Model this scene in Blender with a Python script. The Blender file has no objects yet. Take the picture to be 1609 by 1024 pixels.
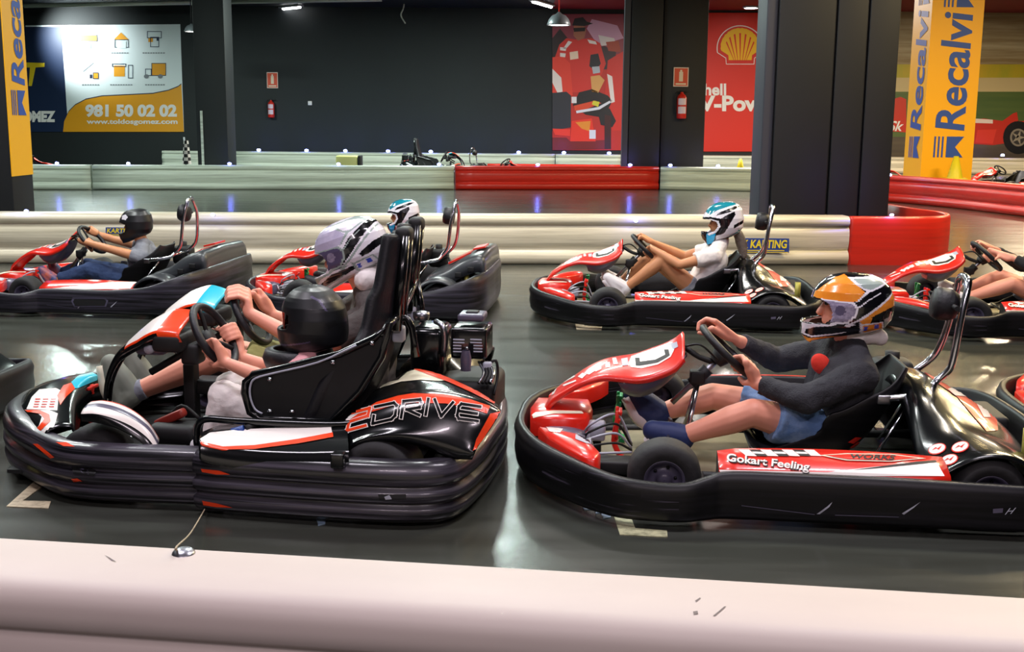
import bpy, bmesh, math, random
from mathutils import Vector, Matrix, geometry, noise
from mathutils.bvhtree import BVHTree
C = bpy.context.scene.collection
SC = bpy.context.scene
R = math.radians
# ------------------------------------------------------------------ camera
F, H = 1800.0, 1.35
PITCH, ROLL = math.atan(318 / F), R(.5)
cam = bpy.data.objects.new('camera', bpy.data.cameras.new('camera'))
C.objects.link(cam); SC.camera = cam
cam.data.lens = 36 * F / 1609; cam.data.sensor_width = 36; cam.data.clip_start = .05; cam.data.clip_end = 200
cam.matrix_world = Matrix.Translation((0, 0, H)) @ Matrix.Rotation(R(90) - PITCH, 4, 'X') @ Matrix.Rotation(ROLL, 4, 'Z')
CM = cam.matrix_world.to_3x3()
EYE = Vector((0, 0, H))
# ------------------------------------------------------------------ view + world
SC.view_settings.view_transform = 'Standard'; SC.view_settings.look = 'None'
SC.view_settings.gamma = 1; SC.view_settings.exposure = 0.0; SC.view_settings.use_curve_mapping = False
W = bpy.data.worlds.new('world'); SC.world = W; W.use_nodes = True
W.node_tree.nodes['Background'].inputs[0].default_value = (.6, .7, .8, 1)
W.node_tree.nodes['Background'].inputs[1].default_value = .05
CEIL = 4.7
def area(name, loc, sx, sy, power, col, rot=(0, 0, 0)):
    l = bpy.data.lights.new(name, 'AREA'); l.shape = 'RECTANGLE'; l.size = sx; l.size_y = sy
    l.energy = power; l.color = col
    o = bpy.data.objects.new(name, l); C.objects.link(o); o.location = loc; o.rotation_euler = rot
    return o
WHITE, GREENW, PINKW, WARM = (.95, 1, .98), (.82, 1, .93), (1, .84, .93), (1, .78, .42)
LAMPS = [(-1.6, -1.8, 1.5, .35, 125, PINKW), (1.6, -1.8, 1.5, .35, 125, PINKW),
         (-2.2, 3.4, 1.6, .3, 110, (.97, .9, 1)), (1.7, 3.4, 1.6, .3, 110, (.97, .9, 1)),
         (-4.2, 7.0, 1.6, .3, 140, WHITE), (-.6, 6.6, 1.6, .3, 140, WHITE), (3.4, 6.6, 1.6, .3, 140, (1, .9, .75)),
         (-5.5, 10.2, 1.6, .3, 150, WHITE), (0.2, 10, 1.6, .3, 150, (1, .97, .9)), (5.8, 10, 1.6, .3, 330, WARM),
         (-8, 16.5, 2, .4, 380, GREENW), (-1, 16.5, 2, .4, 380, GREENW), (6, 16.5, 2, .4, 340, WARM), (11, 15, 2, .4, 650, WARM),
         (-10, 27, 2, .4, 650, GREENW), (-2, 27, 2, .4, 600, GREENW), (5, 27, 2, .4, 900, (1, .9, .82)), (12.5, 27, 2, .4, 1000, (1, .82, .55))]
for i, (x, y, sx, sy, p, c) in enumerate(LAMPS):
    area('ceiling_lamp_light', (x, y, CEIL - .09), sx, sy, p, c)
# ------------------------------------------------------------------ pixel helpers (1609 x 1024 frame)
def ray(px, py): return CM @ Vector(((px - 804.5) / F, -(py - 512) / F, -1))
def yp(px, py, y):
    d = ray(px, py); return EYE + d * (y / d.y)
def zp(px, py, z=0):
    d = ray(px, py); return EYE + d * ((z - H) / d.z)
class Frame:
    def __init__(s, x, y, yaw):
        s.m = Matrix.Translation((x, y, 0)) @ Matrix.Rotation(R(yaw), 4, 'Z'); s.i = s.m.inverted()
        s.o = s.i @ EYE; s.r = s.i.to_3x3()
    def ray(s, px, py): return s.r @ ray(px, py)
    def __call__(s, px, py, y):
        d = s.ray(px, py); return s.o + d * ((y - s.o.y) / d.y)
    def z(s, px, py, z):
        d = s.ray(px, py); return s.o + d * ((z - s.o.z) / d.z)
# ------------------------------------------------------------------ materials
def lin(h):
    if not isinstance(h, str): return tuple(h) + (1,)
    v = [int(h[i:i + 2], 16) / 255 for i in (0, 2, 4)]
    return tuple(c / 12.92 if c <= .04045 else ((c + .055) / 1.055) ** 2.4 for c in v) + (1,)
MATS = {}
def mat(name, col=None, rough=.5, metal=0, coat=0, var=0, vcol=None, scale=6, stretch=(1, 1, 1), bump=0, bscale=60, emis=0, spec=.5, trans=0, r0=.42):
    if name in MATS: return MATS[name]
    m = bpy.data.materials.new(name); m.use_nodes = True; nt = m.node_tree; b = nt.nodes['Principled BSDF']
    c = lin(col); b.inputs['Base Color'].default_value = c
    b.inputs['Roughness'].default_value = rough; b.inputs['Metallic'].default_value = metal
    b.inputs['Coat Weight'].default_value = coat; b.inputs['Specular IOR Level'].default_value = spec
    b.inputs['Transmission Weight'].default_value = trans
    if emis: b.inputs['Emission Color'].default_value = c; b.inputs['Emission Strength'].default_value = emis
    tc = nt.nodes.new('ShaderNodeTexCoord')
    if var:
        mp = nt.nodes.new('ShaderNodeMapping'); mp.inputs['Scale'].default_value = stretch
        nz = nt.nodes.new('ShaderNodeTexNoise'); nz.inputs['Scale'].default_value = scale; nz.inputs['Detail'].default_value = 6
        nz.inputs['Roughness'].default_value = .65
        rp = nt.nodes.new('ShaderNodeValToRGB'); rp.color_ramp.elements[0].position = r0; rp.color_ramp.elements[1].position = .75
        mx = nt.nodes.new('ShaderNodeMix'); mx.data_type = 'RGBA'
        mx.inputs['A'].default_value = c; mx.inputs['B'].default_value = lin(vcol or '808080')
        mu = nt.nodes.new('ShaderNodeMath'); mu.operation = 'MULTIPLY'; mu.inputs[1].default_value = var
        L = nt.links.new
        L(tc.outputs['Object'], mp.inputs[0]); L(mp.outputs[0], nz.inputs[0]); L(nz.outputs[0], rp.inputs[0])
        L(rp.outputs[0], mu.inputs[0]); L(mu.outputs[0], mx.inputs['Factor']); L(mx.outputs['Result'], b.inputs['Base Color'])
    if bump:
        n2 = nt.nodes.new('ShaderNodeTexNoise'); n2.inputs['Scale'].default_value = bscale; n2.inputs['Detail'].default_value = 4
        bp = nt.nodes.new('ShaderNodeBump'); bp.inputs['Strength'].default_value = bump; bp.inputs['Distance'].default_value = .01
        nt.links.new(tc.outputs['Object'], n2.inputs[0]); nt.links.new(n2.outputs[0], bp.inputs['Height']); nt.links.new(bp.outputs[0], b.inputs['Normal'])
    MATS[name] = m; return m
# ------------------------------------------------------------------ mesh builder
def cr(pts, n=6, closed=False):      # catmull-rom resample
    P = [Vector(p) for p in pts]; out = []
    k = len(P); rng = range(k if closed else k - 1)
    for i in rng:
        p1, p2 = P[i], P[(i + 1) % k]
        p0 = P[(i - 1) % k] if (closed or i > 0) else p1 * 2 - p2
        p3 = P[(i + 2) % k] if (closed or i < k - 2) else p2 * 2 - p1
        for j in range(n):
            t = j / n
            out.append(.5 * ((2 * p1) + (p2 - p0) * t + (2 * p0 - 5 * p1 + 4 * p2 - p3) * t * t + (3 * p1 - p0 - 3 * p2 + p3) * t ** 3))
    if not closed: out.append(P[-1].copy())
    return out
class MB:
    def __init__(s): s.v = []; s.f = []; s.m = []; s.ms = []; s.flat = set()
    def mi(s, m):
        if m not in s.ms: s.ms.append(m)
        return s.ms.index(m)
    def face(s, idx, m, flat=False):
        if flat: s.flat.add(len(s.f))
        s.f.append(tuple(idx)); s.m.append(s.mi(m))
    def add(s, vs, fs, m, flat=False):
        b = len(s.v); s.v += [Vector(v) for v in vs]
        for f in fs: s.face([b + i for i in f], m, flat)
        return s
    def box(s, c, sz, m, rot=None, bev=0):
        hx, hy, hz = [a / 2 for a in sz]; rot = rot or Matrix.Identity(3); c = Vector(c)
        if bev <= 0:
            vs = [c + rot @ Vector((x, y, z)) for x in (-hx, hx) for y in (-hy, hy) for z in (-hz, hz)]
            return s.add(vs, [(0, 1, 3, 2), (4, 6, 7, 5), (0, 4, 5, 1), (2, 3, 7, 6), (0, 2, 6, 4), (1, 5, 7, 3)], m, True)
        bm = bmesh.new(); bmesh.ops.create_cube(bm, size=1)
        for v in bm.verts: v.co = Vector((v.co.x * sz[0], v.co.y * sz[1], v.co.z * sz[2]))
        bmesh.ops.bevel(bm, geom=bm.edges[:], offset=bev, segments=3, affect='EDGES', profile=.5)
        bm.verts.index_update()
        s.add([c + rot @ v.co for v in bm.verts], [[v.index for v in f.verts] for f in bm.faces], m); bm.free(); return s
    def tube(s, pts, r, m, n=12, closed=False, cap=True, sm=0):
        if sm: pts = cr(pts, sm, closed)
        P = [Vector(p) for p in pts]; k = len(P); rr = r if isinstance(r, (list, tuple)) else None
        if rr and len(rr) != k:
            rr = [rr[min(int(i * (len(rr) - 1) / (k - 1)), len(rr) - 2)] * (1 - ((i * (len(rr) - 1) / (k - 1)) % 1 if i < k - 1 else 1)) + rr[min(int(i * (len(rr) - 1) / (k - 1)), len(rr) - 2) + 1] * ((i * (len(rr) - 1) / (k - 1)) % 1 if i < k - 1 else 1) for i in range(k)]
        up = None; b = len(s.v)
        for i in range(k):
            a = P[(i - 1) % k] if (closed or i > 0) else P[i]; c = P[(i + 1) % k] if (closed or i < k - 1) else P[i]
            t = (c - a).normalized() if (c - a).length > 1e-9 else Vector((0, 0, 1))
            if up is None: up = t.orthogonal().normalized()
            up = (up - t * up.dot(t)).normalized() if (up - t * up.dot(t)).length > 1e-6 else t.orthogonal().normalized()
            sd = t.cross(up); q = rr[i] if rr else r
            for j in range(n):
                an = 2 * math.pi * j / n; s.v.append(P[i] + (up * math.cos(an) + sd * math.sin(an)) * q)
        for i in range(k if closed else k - 1):
            for j in range(n):
                a0 = b + i * n + j; a1 = b + i * n + (j + 1) % n; c0 = b + ((i + 1) % k) * n + j; c1 = b + ((i + 1) % k) * n + (j + 1) % n
                s.face((a0, a1, c1, c0), m)
        if cap and not closed:
            s.face([b + j for j in range(n)][::-1], m, True); s.face([b + (k - 1) * n + j for j in range(n)], m, True)
        return s
    def lathe(s, prof, o, ax, m, n=32, cap=False):     # prof [(radius, along axis)]
        ax = Vector(ax).normalized(); u = ax.orthogonal().normalized(); w = ax.cross(u); o = Vector(o); b = len(s.v); k = len(prof)
        for (r, h) in prof:
            for j in range(n):
                an = 2 * math.pi * j / n; s.v.append(o + ax * h + (u * math.cos(an) + w * math.sin(an)) * r)
        for i in range(k - 1):
            for j in range(n):
                s.face((b + i * n + j, b + i * n + (j + 1) % n, b + (i + 1) * n + (j + 1) % n, b + (i + 1) * n + j), m)
        if cap:
            s.face([b + j for j in range(n)][::-1], m, True); s.face([b + (k - 1) * n + j for j in range(n)], m, True)
        return s
    def grid(s, rows, m, closed=False, flat=False):
        b = len(s.v); k = len(rows[0])
        for r in rows: s.v += [Vector(p) for p in r]
        for i in range(len(rows) - 1):
            for j in range(k if closed else k - 1):
                j2 = (j + 1) % k; mm = m(i, j) if callable(m) else m
                s.face((b + i * k + j, b + i * k + j2, b + (i + 1) * k + j2, b + (i + 1) * k + j), mm, flat)
        return s
    def poly(s, pts, m, ext=None):      # polygon (convex or not) optionally extruded by vector ext
        P = [Vector(p) for p in pts]; tri = geometry.tessellate_polygon([P])
        s.add(P, tri, m, True)
        if ext is not None:
            e = Vector(ext); Q = [p + e for p in P]; s.add(Q, [t[::-1] for t in tri], m, True); n = len(P)
            s.add(P + Q, [(i, (i + 1) % n, n + (i + 1) % n, n + i) for i in range(n)], m, True)
        return s
    def ell(s, c, r, m, rot=None, n=16, k=24):
        c = Vector(c); rot = rot or Matrix.Identity(3); rows = []
        for i in range(n + 1):
            th = math.pi * i / n; rr = max(math.sin(th), 1e-4)
            rows.append([c + rot @ Vector((r[0] * rr * math.cos(2 * math.pi * j / k), r[1] * rr * math.sin(2 * math.pi * j / k), r[2] * math.cos(th))) for j in range(k)])
        return s.grid(rows, m, True)
    def build(s, name, parent=None, smooth=True, mods=()):
        me = bpy.data.meshes.new(name); me.from_pydata([tuple(v) for v in s.v], [], s.f); me.update()
        for m in s.ms: me.materials.append(m)
        for p, i in zip(me.polygons, s.m): p.material_index = i
        if smooth:
            for p in me.polygons: p.use_smooth = p.index not in s.flat
        bm = bmesh.new(); bm.from_mesh(me); bmesh.ops.remove_doubles(bm, verts=bm.verts[:], dist=1e-6)
        bmesh.ops.recalc_face_normals(bm, faces=bm.faces[:]); bm.to_mesh(me); bm.free()
        o = bpy.data.objects.new(name, me); C.objects.link(o)
        if parent: o.parent = parent
        for k, kw in mods:
            md = o.modifiers.new(k, k)
            for a, b in kw.items(): setattr(md, a, b)
        return o
def tag(o, label=None, cat=None, group=None, kind=None):
    for k, v in (('label', label), ('category', cat), ('group', group), ('kind', kind)):
        if v: o[k] = v
    return o
def empty(name, loc=(0, 0, 0), label=None, cat=None, group=None, mw=None):
    o = bpy.data.objects.new(name, None); C.objects.link(o); o.location = loc; o.empty_display_size = .1
    if mw is not None: o.matrix_world = mw
    return tag(o, label, cat, group)
def copy_tree(o, parent=None, mw=None):
    c = o.copy(); C.objects.link(c); c.parent = parent
    if mw is not None: c.matrix_world = mw
    for ch in list(o.children): copy_tree(ch, c)
    return c
SOLID = lambda t, off=-1: ('SOLIDIFY', dict(thickness=t, offset=off))
BEV = lambda w, n=2: ('BEVEL', dict(width=w, segments=n, limit_method='ANGLE', angle_limit=R(40)))
SUB = lambda n: ('SUBSURF', dict(levels=n, render_levels=n))
_tx = {}
def text_geo(s, bold=0, shear=0, sp=1.0):       # unit-height flat lettering mesh: verts 2D, faces, width
    key = (s, bold, shear, sp)
    if key in _tx: return _tx[key]
    cu = bpy.data.curves.new('t', 'FONT'); cu.body = s; cu.offset = bold; cu.shear = shear; cu.space_character = sp; cu.resolution_u = 4
    ob = bpy.data.objects.new('t', cu); C.objects.link(ob); bpy.context.view_layer.update()
    me = bpy.data.meshes.new_from_object(ob.evaluated_get(bpy.context.evaluated_depsgraph_get()))
    vs = [(v.co.x, v.co.y) for v in me.vertices]; fs = [tuple(p.vertices) for p in me.polygons]
    bpy.data.objects.remove(ob); bpy.data.curves.remove(cu); bpy.data.meshes.remove(me)
    x0 = min(v[0] for v in vs); x1 = max(v[0] for v in vs); y0 = min(v[1] for v in vs); y1 = max(v[1] for v in vs)
    r = ([((x - x0) / (x1 - x0), (y - y0) / (y1 - y0)) for x, y in vs], fs); _tx[key] = r; return r
def quadmap(q):     # q: bottom-left, bottom-right, top-right, top-left (any dimension)
    q = [Vector(p) for p in q]
    return lambda u, v: q[0] * (1 - u) * (1 - v) + q[1] * u * (1 - v) + q[2] * u * v + q[3] * (1 - u) * v
def subdiv(V, Fs, maxlen):
    tr = []
    for f in Fs:
        for i in range(1, len(f) - 1): tr.append((f[0], f[i], f[i + 1]))
    V = [Vector((v[0], v[1])) for v in V]
    for _ in range(6):
        mx = max(((V[a] - V[b]).length for t in tr for a, b in ((t[0], t[1]), (t[1], t[2]), (t[2], t[0]))), default=0)
        if mx < maxlen: break
        mid = {}; nt = []
        def M_(a, b):
            k = (min(a, b), max(a, b))
            if k not in mid: mid[k] = len(V); V.append((V[a] + V[b]) / 2)
            return mid[k]
        for a, b, c in tr:
            d, e, f = M_(a, b), M_(b, c), M_(c, a); nt += [(a, d, f), (d, b, e), (f, e, c), (d, e, f)]
        tr = nt
    return V, tr
def cast(mb, fr, bvh, V, Fs, m, off=.002, maxlen=7):   # lay flat pixel-space shapes on a surface like a sticker
    V, tr = subdiv(V, Fs, maxlen); pos = {}
    for i, v in enumerate(V):
        h, n, _, _ = bvh.ray_cast(fr.o, fr.ray(v[0], v[1]).normalized())
        if h is not None:
            d = fr.ray(v[0], v[1]); n = n if n.dot(d) < 0 else -n; pos[i] = h + n * off
    good = [t for t in tr if all(i in pos for i in t)]
    use = sorted({i for t in good for i in t}); ix = {i: k for k, i in enumerate(use)}
    # drop triangles that bridge a gap in depth
    good = [t for t in good if max((pos[t[0]] - pos[t[1]]).length, (pos[t[1]] - pos[t[2]]).length) < .12]
    mb.add([pos[i] for i in use], [tuple(ix[i] for i in t) for t in good], m)
def castpoly(mb, fr, bvh, pts, m, off=.002, maxlen=7):
    P = [Vector((p[0], p[1], 0)) for p in pts]; tri = geometry.tessellate_polygon([P]); cast(mb, fr, bvh, pts, tri, m, off, maxlen)
def casttext(mb, fr, bvh, s, q, m, off=.004, bold=0, shear=0, fn=None, sp=1.0):
    vs, fs = text_geo(s, bold, shear, sp); g = fn or quadmap(q); cast(mb, fr, bvh, [tuple(g(*v))[:2] for v in vs], fs, m, off, 14)
def bvh_of(*mbs):
    V = []; Fs = []
    for mb in mbs:
        b = len(V); V += mb.v; Fs += [tuple(b + i for i in f) for f in mb.f]
    return BVHTree.FromPolygons(V, Fs)
def flattext(mb, s, g, m, bold=0, shear=0, sp=1.0):   # g(u,v)->3D
    vs, fs = text_geo(s, bold, shear, sp); mb.add([g(*v) for v in vs], fs, m, True)
# ------------------------------------------------------------------ materials used everywhere
m_blk = mat('black_paint', '14191b', .6, var=.3, vcol='1f2526', scale=.8, bump=.05, bscale=30)
m_wallblk = mat('black_wall_paint', '141b1d', .62, var=.5, vcol='1e2a2a', scale=.35, bump=.08, bscale=12)
m_colblk = mat('black_column_panel', '131419', .55, var=.3, vcol='1d1d26', scale=.7)
m_colgrey = mat('grey_column_edge', '3a3a45', .5)
m_red = mat('red_plastic', 'd42b1c', .33, coat=.2)
m_redwall = mat('red_wall_panel', 'd8281c', .5)
m_redceil = mat('red_ceiling_paint', '8d1a1c', .7)
m_white = mat('white_paint', 'f0eeea', .4)
m_yel = mat('yellow_banner', 'fbb508', .45)
m_blue = mat('blue_print', '2a4fa8', .5)
m_navy = mat('navy_print', '16294a', .5)
m_chrome = mat('chrome', 'c9cbd2', .16, 1)
m_steel = mat('brushed_steel', '9a9ba2', .32, 1)
m_bwhite = mat('white_barrier_plastic', 'ded5be', .38, var=.7, vcol='776a50', scale=2.2, stretch=(.25, 1, 9), bump=.05, bscale=20)
m_bgrey = mat('pale_grey_barrier_plastic', 'd6decf', .38, var=.8, vcol='777c70', scale=2.0, stretch=(.2, 1, 10))
m_bfore = mat('clean_white_barrier_plastic', 'c9bdb4', .55, var=.4, vcol='b5a6a2', scale=1.5, stretch=(.5, 1, 4), bump=.03, bscale=14)
m_bred = mat('red_barrier_plastic', 'cf2a1d', .33, var=.5, vcol='7a1712', scale=2.0, stretch=(.25, 1, 9))
m_led = mat('blue_led', (.25, .3, 1), emis=25)
# floor
fm = bpy.data.materials.new('polished_track_floor'); fm.use_nodes = True; nt = fm.node_tree; b = nt.nodes['Principled BSDF']; L = nt.links.new
tc = nt.nodes.new('ShaderNodeTexCoord')
def nz(sc, st, det=6, ro=.6):
    mp = nt.nodes.new('ShaderNodeMapping'); mp.inputs['Scale'].default_value = st; n = nt.nodes.new('ShaderNodeTexNoise')
    n.inputs['Scale'].default_value = sc; n.inputs['Detail'].default_value = det; n.inputs['Roughness'].default_value = ro
    L(tc.outputs['Object'], mp.inputs[0]); L(mp.outputs[0], n.inputs[0]); return n
n1 = nz(.35, (.6, 1, 1)); n2 = nz(2.5, (.25, 2.2, 1)); n3 = nz(30, (1, 1, 1))
r1 = nt.nodes.new('ShaderNodeValToRGB'); e = r1.color_ramp.elements
e[0].position = .3; e[0].color = lin('2f2d27'); e[1].position = .7; e[1].color = lin('4c514b')
r2 = nt.nodes.new('ShaderNodeValToRGB'); e = r2.color_ramp.elements; e[0].position = .4; e[0].color = (.55, .53, .5, 1); e[1].position = .65; e[1].color = (1, 1, 1, 1)
mx = nt.nodes.new('ShaderNodeMix'); mx.data_type = 'RGBA'; mx.blend_type = 'MULTIPLY'; mx.inputs['Factor'].default_value = .7
L(n1.outputs[0], r1.inputs[0]); L(n2.outputs[0], r2.inputs[0]); L(r1.outputs[0], mx.inputs['A']); L(r2.outputs[0], mx.inputs['B']); L(mx.outputs['Result'], b.inputs['Base Color'])
mr = nt.nodes.new('ShaderNodeMapRange'); mr.inputs['To Min'].default_value = .12; mr.inputs['To Max'].default_value = .32
L(n2.outputs[0], mr.inputs['Value']); L(mr.outputs[0], b.inputs['Roughness'])
bp = nt.nodes.new('ShaderNodeBump'); bp.inputs['Strength'].default_value = .08; bp.inputs['Distance'].default_value = .004
L(n3.outputs[0], bp.inputs['Height']); L(bp.outputs[0], b.inputs['Normal']); b.inputs['Specular IOR Level'].default_value = .6
# ------------------------------------------------------------------ room shell
X0, X1, Y0, Y1 = -18.5, 19.0, -4.0, 35.0
def struct(name, mb): o = mb.build(name); o['kind'] = 'structure'; return o
def rect(mb, x0, y0, x1, y1, z, m, t=-.1): mb.box(((x0 + x1) / 2, (y0 + y1) / 2, z + t / 2), (x1 - x0, y1 - y0, abs(t)), m); return mb
struct('floor', rect(MB(), X0, Y0, X1, Y1, 0, fm))
XR = yp(866, 100, 35).x      # from here rightwards the back of the hall is painted red
mb = MB(); mb.box(((X0 + XR) / 2, (Y0 + Y1) / 2, CEIL + .05), (XR - X0, Y1 - Y0, .1), m_blk)
mb.box(((X1 + XR) / 2, (Y0 + 24) / 2, CEIL + .05), (X1 - XR, 24 - Y0, .1), m_blk)
mb.box(((X1 + XR) / 2, (Y1 + 24) / 2, CEIL + .05), (X1 - XR, Y1 - 24, .1), m_redceil); struct('ceiling', mb)
struct('wall_back', MB().box(((X0 + X1) / 2, Y1 + .1, CEIL / 2), (X1 - X0, .2, CEIL), m_wallblk))
struct('wall_front', MB().box(((X0 + X1) / 2, Y0 - .1, CEIL / 2), (X1 - X0, .2, CEIL), m_wallblk))
struct('wall_left', MB().box((X0 - .1, (Y0 + Y1) / 2, CEIL / 2), (.2, Y1 - Y0, CEIL), m_wallblk))
struct('wall_right', MB().box((X1 + .1, (Y0 + Y1) / 2, CEIL / 2), (.2, Y1 - Y0, CEIL), m_wallblk))
# ------------------------------------------------------------------ ceiling lamps
m_tube = mat('lamp_tube', (1, 1, 1), emis=14); m_fix = mat('lamp_housing', 'b8bcc0', .5)
def fluo(loc, rz, label, L_=1.3, em=True, w=.22):
    t = empty('ceiling_lamp', loc, label, 'ceiling lamp', 'fluorescent ceiling lamps'); t.rotation_euler = (0, 0, rz)
    MB().box((0, 0, -.025), (L_, w, .05), m_fix, bev=.012).build('housing', t)
    MB().tube([(-L_ / 2 + .04, 0, -.07), (L_ / 2 - .04, 0, -.07)], .035, m_tube, 12).build('lamp_tube', t)
def tubepos(px, py): d = ray(px, py); return EYE + d * ((CEIL - H) / d.z)
for px, py, rz, n in ((180, 15, -.7, 'above the white and yellow billboard'), (447, 10, -.75, 'right of the leftmost dark pillar'), (852, 3, 1.2, 'left of the round pendant lamp')):
    p = tubepos(px, py); fluo((p.x, p.y, CEIL), rz, 'glowing fluorescent ceiling lamp ' + n, 1.6)
# ------------------------------------------------------------------ barriers
PROF = [(.0, 0), (-.035, .02), (-.05, .07), (-.035, .12), (-.01, .14), (.0, .15), (-.012, .165), (-.03, .22), (-.032, .30), (-.022, .355), (.004, .372), (.006, .384), (-.02, .395), (-.032, .42), (-.024, .45), (0, .472), (.03, .48), (.2, .48), (.22, .46), (.22, 0)]
def barrier(path, m, label, group=None, cap=True, name='track_barrier', prof=PROF, n=4, wave=0):
    P = cr([Vector((p[0], p[1], 0)) for p in path], n) if len(path) > 2 else [Vector((path[0][0], path[0][1], 0)).lerp(Vector((path[1][0], path[1][1], 0)), i / 12) for i in range(13)]
    rows = []
    for i, p in enumerate(P):
        t = (P[min(i + 1, len(P) - 1)] - P[max(i - 1, 0)]).normalized(); nr = Vector((-t.y, t.x, 0))
        w = wave * noise.noise(Vector((p.x * .7, p.y, 3)))
        rows.append([p + nr * (q[0] + w) + Vector((0, 0, q[1] * (1 + w * .4))) for q in prof])
    mb = MB(); mb.grid(rows, m)
    if cap:
        for r in (rows[0], rows[-1]): mb.poly(r, m)
    return tag(mb.build(name), label, 'barrier', group)
GB = 'track edge barriers'
FPROF = [(.0, 0), (-.03, .02), (-.04, .07), (-.034, .12), (-.03, .2), (-.038, .28), (-.036, .345), (-.024, .372), (-.016, .382), (-.022, .39), (-.032, .40), (-.034, .425), (-.026, .455), (-.006, .474), (.02, .48), (.2, .48), (.22, .46), (.22, 0)]
SMOOTH = [(0, 0), (-.01, .1), (-.012, .3), (-.01, .45), (.0, .475), (.01, .48), (.04, .48), (.05, .47), (.05, 0)]
a, c = zp(0, 843, .48), zp(1609, 937, .48); d = (c - a); a2 = a - d * .5; c2 = c + d * .5
fore = barrier([(a2.x, a2.y - .21), (c2.x, c2.y - .21)], m_bfore, 'clean white plastic barrier running along the bottom of the picture in front of the karts', GB, prof=FPROF)
# middle barrier, white then red and curving away
xa, xb = zp(-60, 416).xy, zp(1330, 416).xy
barrier([(xa.x - 3, xa.y - .05), (xb.x, xb.y)], m_bwhite, 'long scuffed white barrier behind the far row of karts', GB, wave=.02)
q = Vector(xb); q2 = Vector(zp(1440, 420).xy)
RX = yp(1474, 380, 12.1).x; RB = [q + Vector((.01, 0)), q + Vector((.3, 0)), Vector((RX - .42, q.y + .03)), Vector((RX - .1, q.y + .3)), Vector((RX, q.y + .75)), Vector((RX - .12, q.y + 1.25)), Vector((RX - .2, q.y + 1.9)), Vector((RX - .4, q.y + 2.6))]
barrier(RB, m_bred, 'red curved barrier end wrapping round the big black pillar', GB, n=8, prof=SMOOTH)
def line(x0, x1, y, py): return [zp(x0, py).xy, zp(x1, py).xy]
YF = 298
for x0, x1, m, lb in ((-40, 144, m_bgrey, 'pale grey far barrier section, leftmost, below the billboard'), (147, 713, m_bgrey, 'long pale grey far barrier section across the middle of the hall'),
                      (716, 1034, m_bred, 'straight red far barrier section in front of the parked karts'), (1037, 1250, m_bgrey, 'pale grey far barrier section right of the straight red one')):
    barrier([zp(x0, YF - .2).xy, zp(x1, YF - .2 + (x1 > 1100) * 4).xy], m, lb, GB, wave=.02)
barrier([zp(1380, 316).xy, zp(1430, 320).xy, zp(1500, 327).xy, zp(1560, 334).xy, zp(1640, 344).xy, zp(1760, 362).xy], m_bred, 'red far barrier curving in from the right edge below the yellow pillar', GB)
YB = 33.9
def bx(px, py=250, y=YB): return yp(px, py, y).x
barrier([(bx(255), YB), (bx(312), YB)], m_bgrey, 'short pale barrier against the wall left of the dark pillar', GB)
barrier([(bx(361), YB), (bx(872), YB + .05)], m_bgrey, 'pale barrier along the foot of the black back wall', GB)
barrier([(bx(872) + .02, YB), (bx(976), YB)], m_bgrey, 'pale barrier along the wall below the racing poster', GB)
barrier([(bx(770), YB - 3.4), (bx(975, 250, 30.5), YB - 3.4)], m_bred, 'low red barrier behind the parked karts', GB, prof=[(a_, b_ * .62) for a_, b_ in PROF])
barrier([(bx(1090), YB), (bx(1215), YB)], m_bgrey, 'pale barrier below the red shell panel', GB)
barrier([(bx(1390), YB), (bx(1640), YB)], m_bwhite, 'cream barrier along the race car mural', GB)
# ------------------------------------------------------------------ pillars
def pillar(x0, x1, y0, dep, m, label, name='pillar', side=None, base=0, extra=None):
    mb = MB(); mb.box(((x0 + x1) / 2, y0 + dep / 2, CEIL / 2), (x1 - x0, dep, CEIL), m, bev=.01)
    o = empty(name, ((x0 + x1) / 2, y0, 0), label, 'pillar'); c_ = mb.build('column', o); c_.location = -Vector(o.location)
    return o
pl = pillar(yp(309, 200, 23.6).x, yp(357, 200, 23.6).x, 23.6, .7, m_blk, 'slim black pillar right of the billboard')
MB().box((-.2, -.02, .9), (.05, .02, 1.3), m_bgrey).build('cable_duct', pl)
p2 = pillar(yp(988, 200, 24.75).x, yp(1037, 200, 24.75).x, 24.75, 1.1, m_colblk, 'black pillar with pale edge right of the racing poster')
x = yp(982, 200, 24.8).x; MB().box((x - p2.location.x, .12, CEIL / 2), (.12, .2, CEIL), m_colgrey).build('edge_strip', p2)
p3 = pillar(yp(1037, 200, 25).x + .02, yp(1107, 200, 25).x, 25, .6, m_colblk, 'dark wall pier carrying the pink extinguisher')
# big near pillar
YP = 12.5
xl, xm, xr = yp(1192, 200, YP).x, yp(1215, 200, YP).x, yp(1402, 200, YP).x
bp_ = empty('pillar', ((xm + xr) / 2, YP, 0), 'massive black panelled pillar standing behind the red curved barrier', 'pillar')
w = xr - xm; mb = MB(); mb.box((0, .45, CEIL / 2), (w, .86, CEIL), m_colblk); mb.build('core', bp_)
for (u0, u1) in ((0, .47), (.485, .735), (.75, 1)):
    MB().box((-w / 2 + w * (u0 + u1) / 2, -.012, CEIL / 2), (w * (u1 - u0), .06, CEIL), m_colblk, bev=.012).build('cladding_panel', bp_)
MB().box((-w / 2 - .06, .25, CEIL / 2), (.12, .5, CEIL), m_colgrey, bev=.02).build('edge_strip', bp_)
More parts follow.
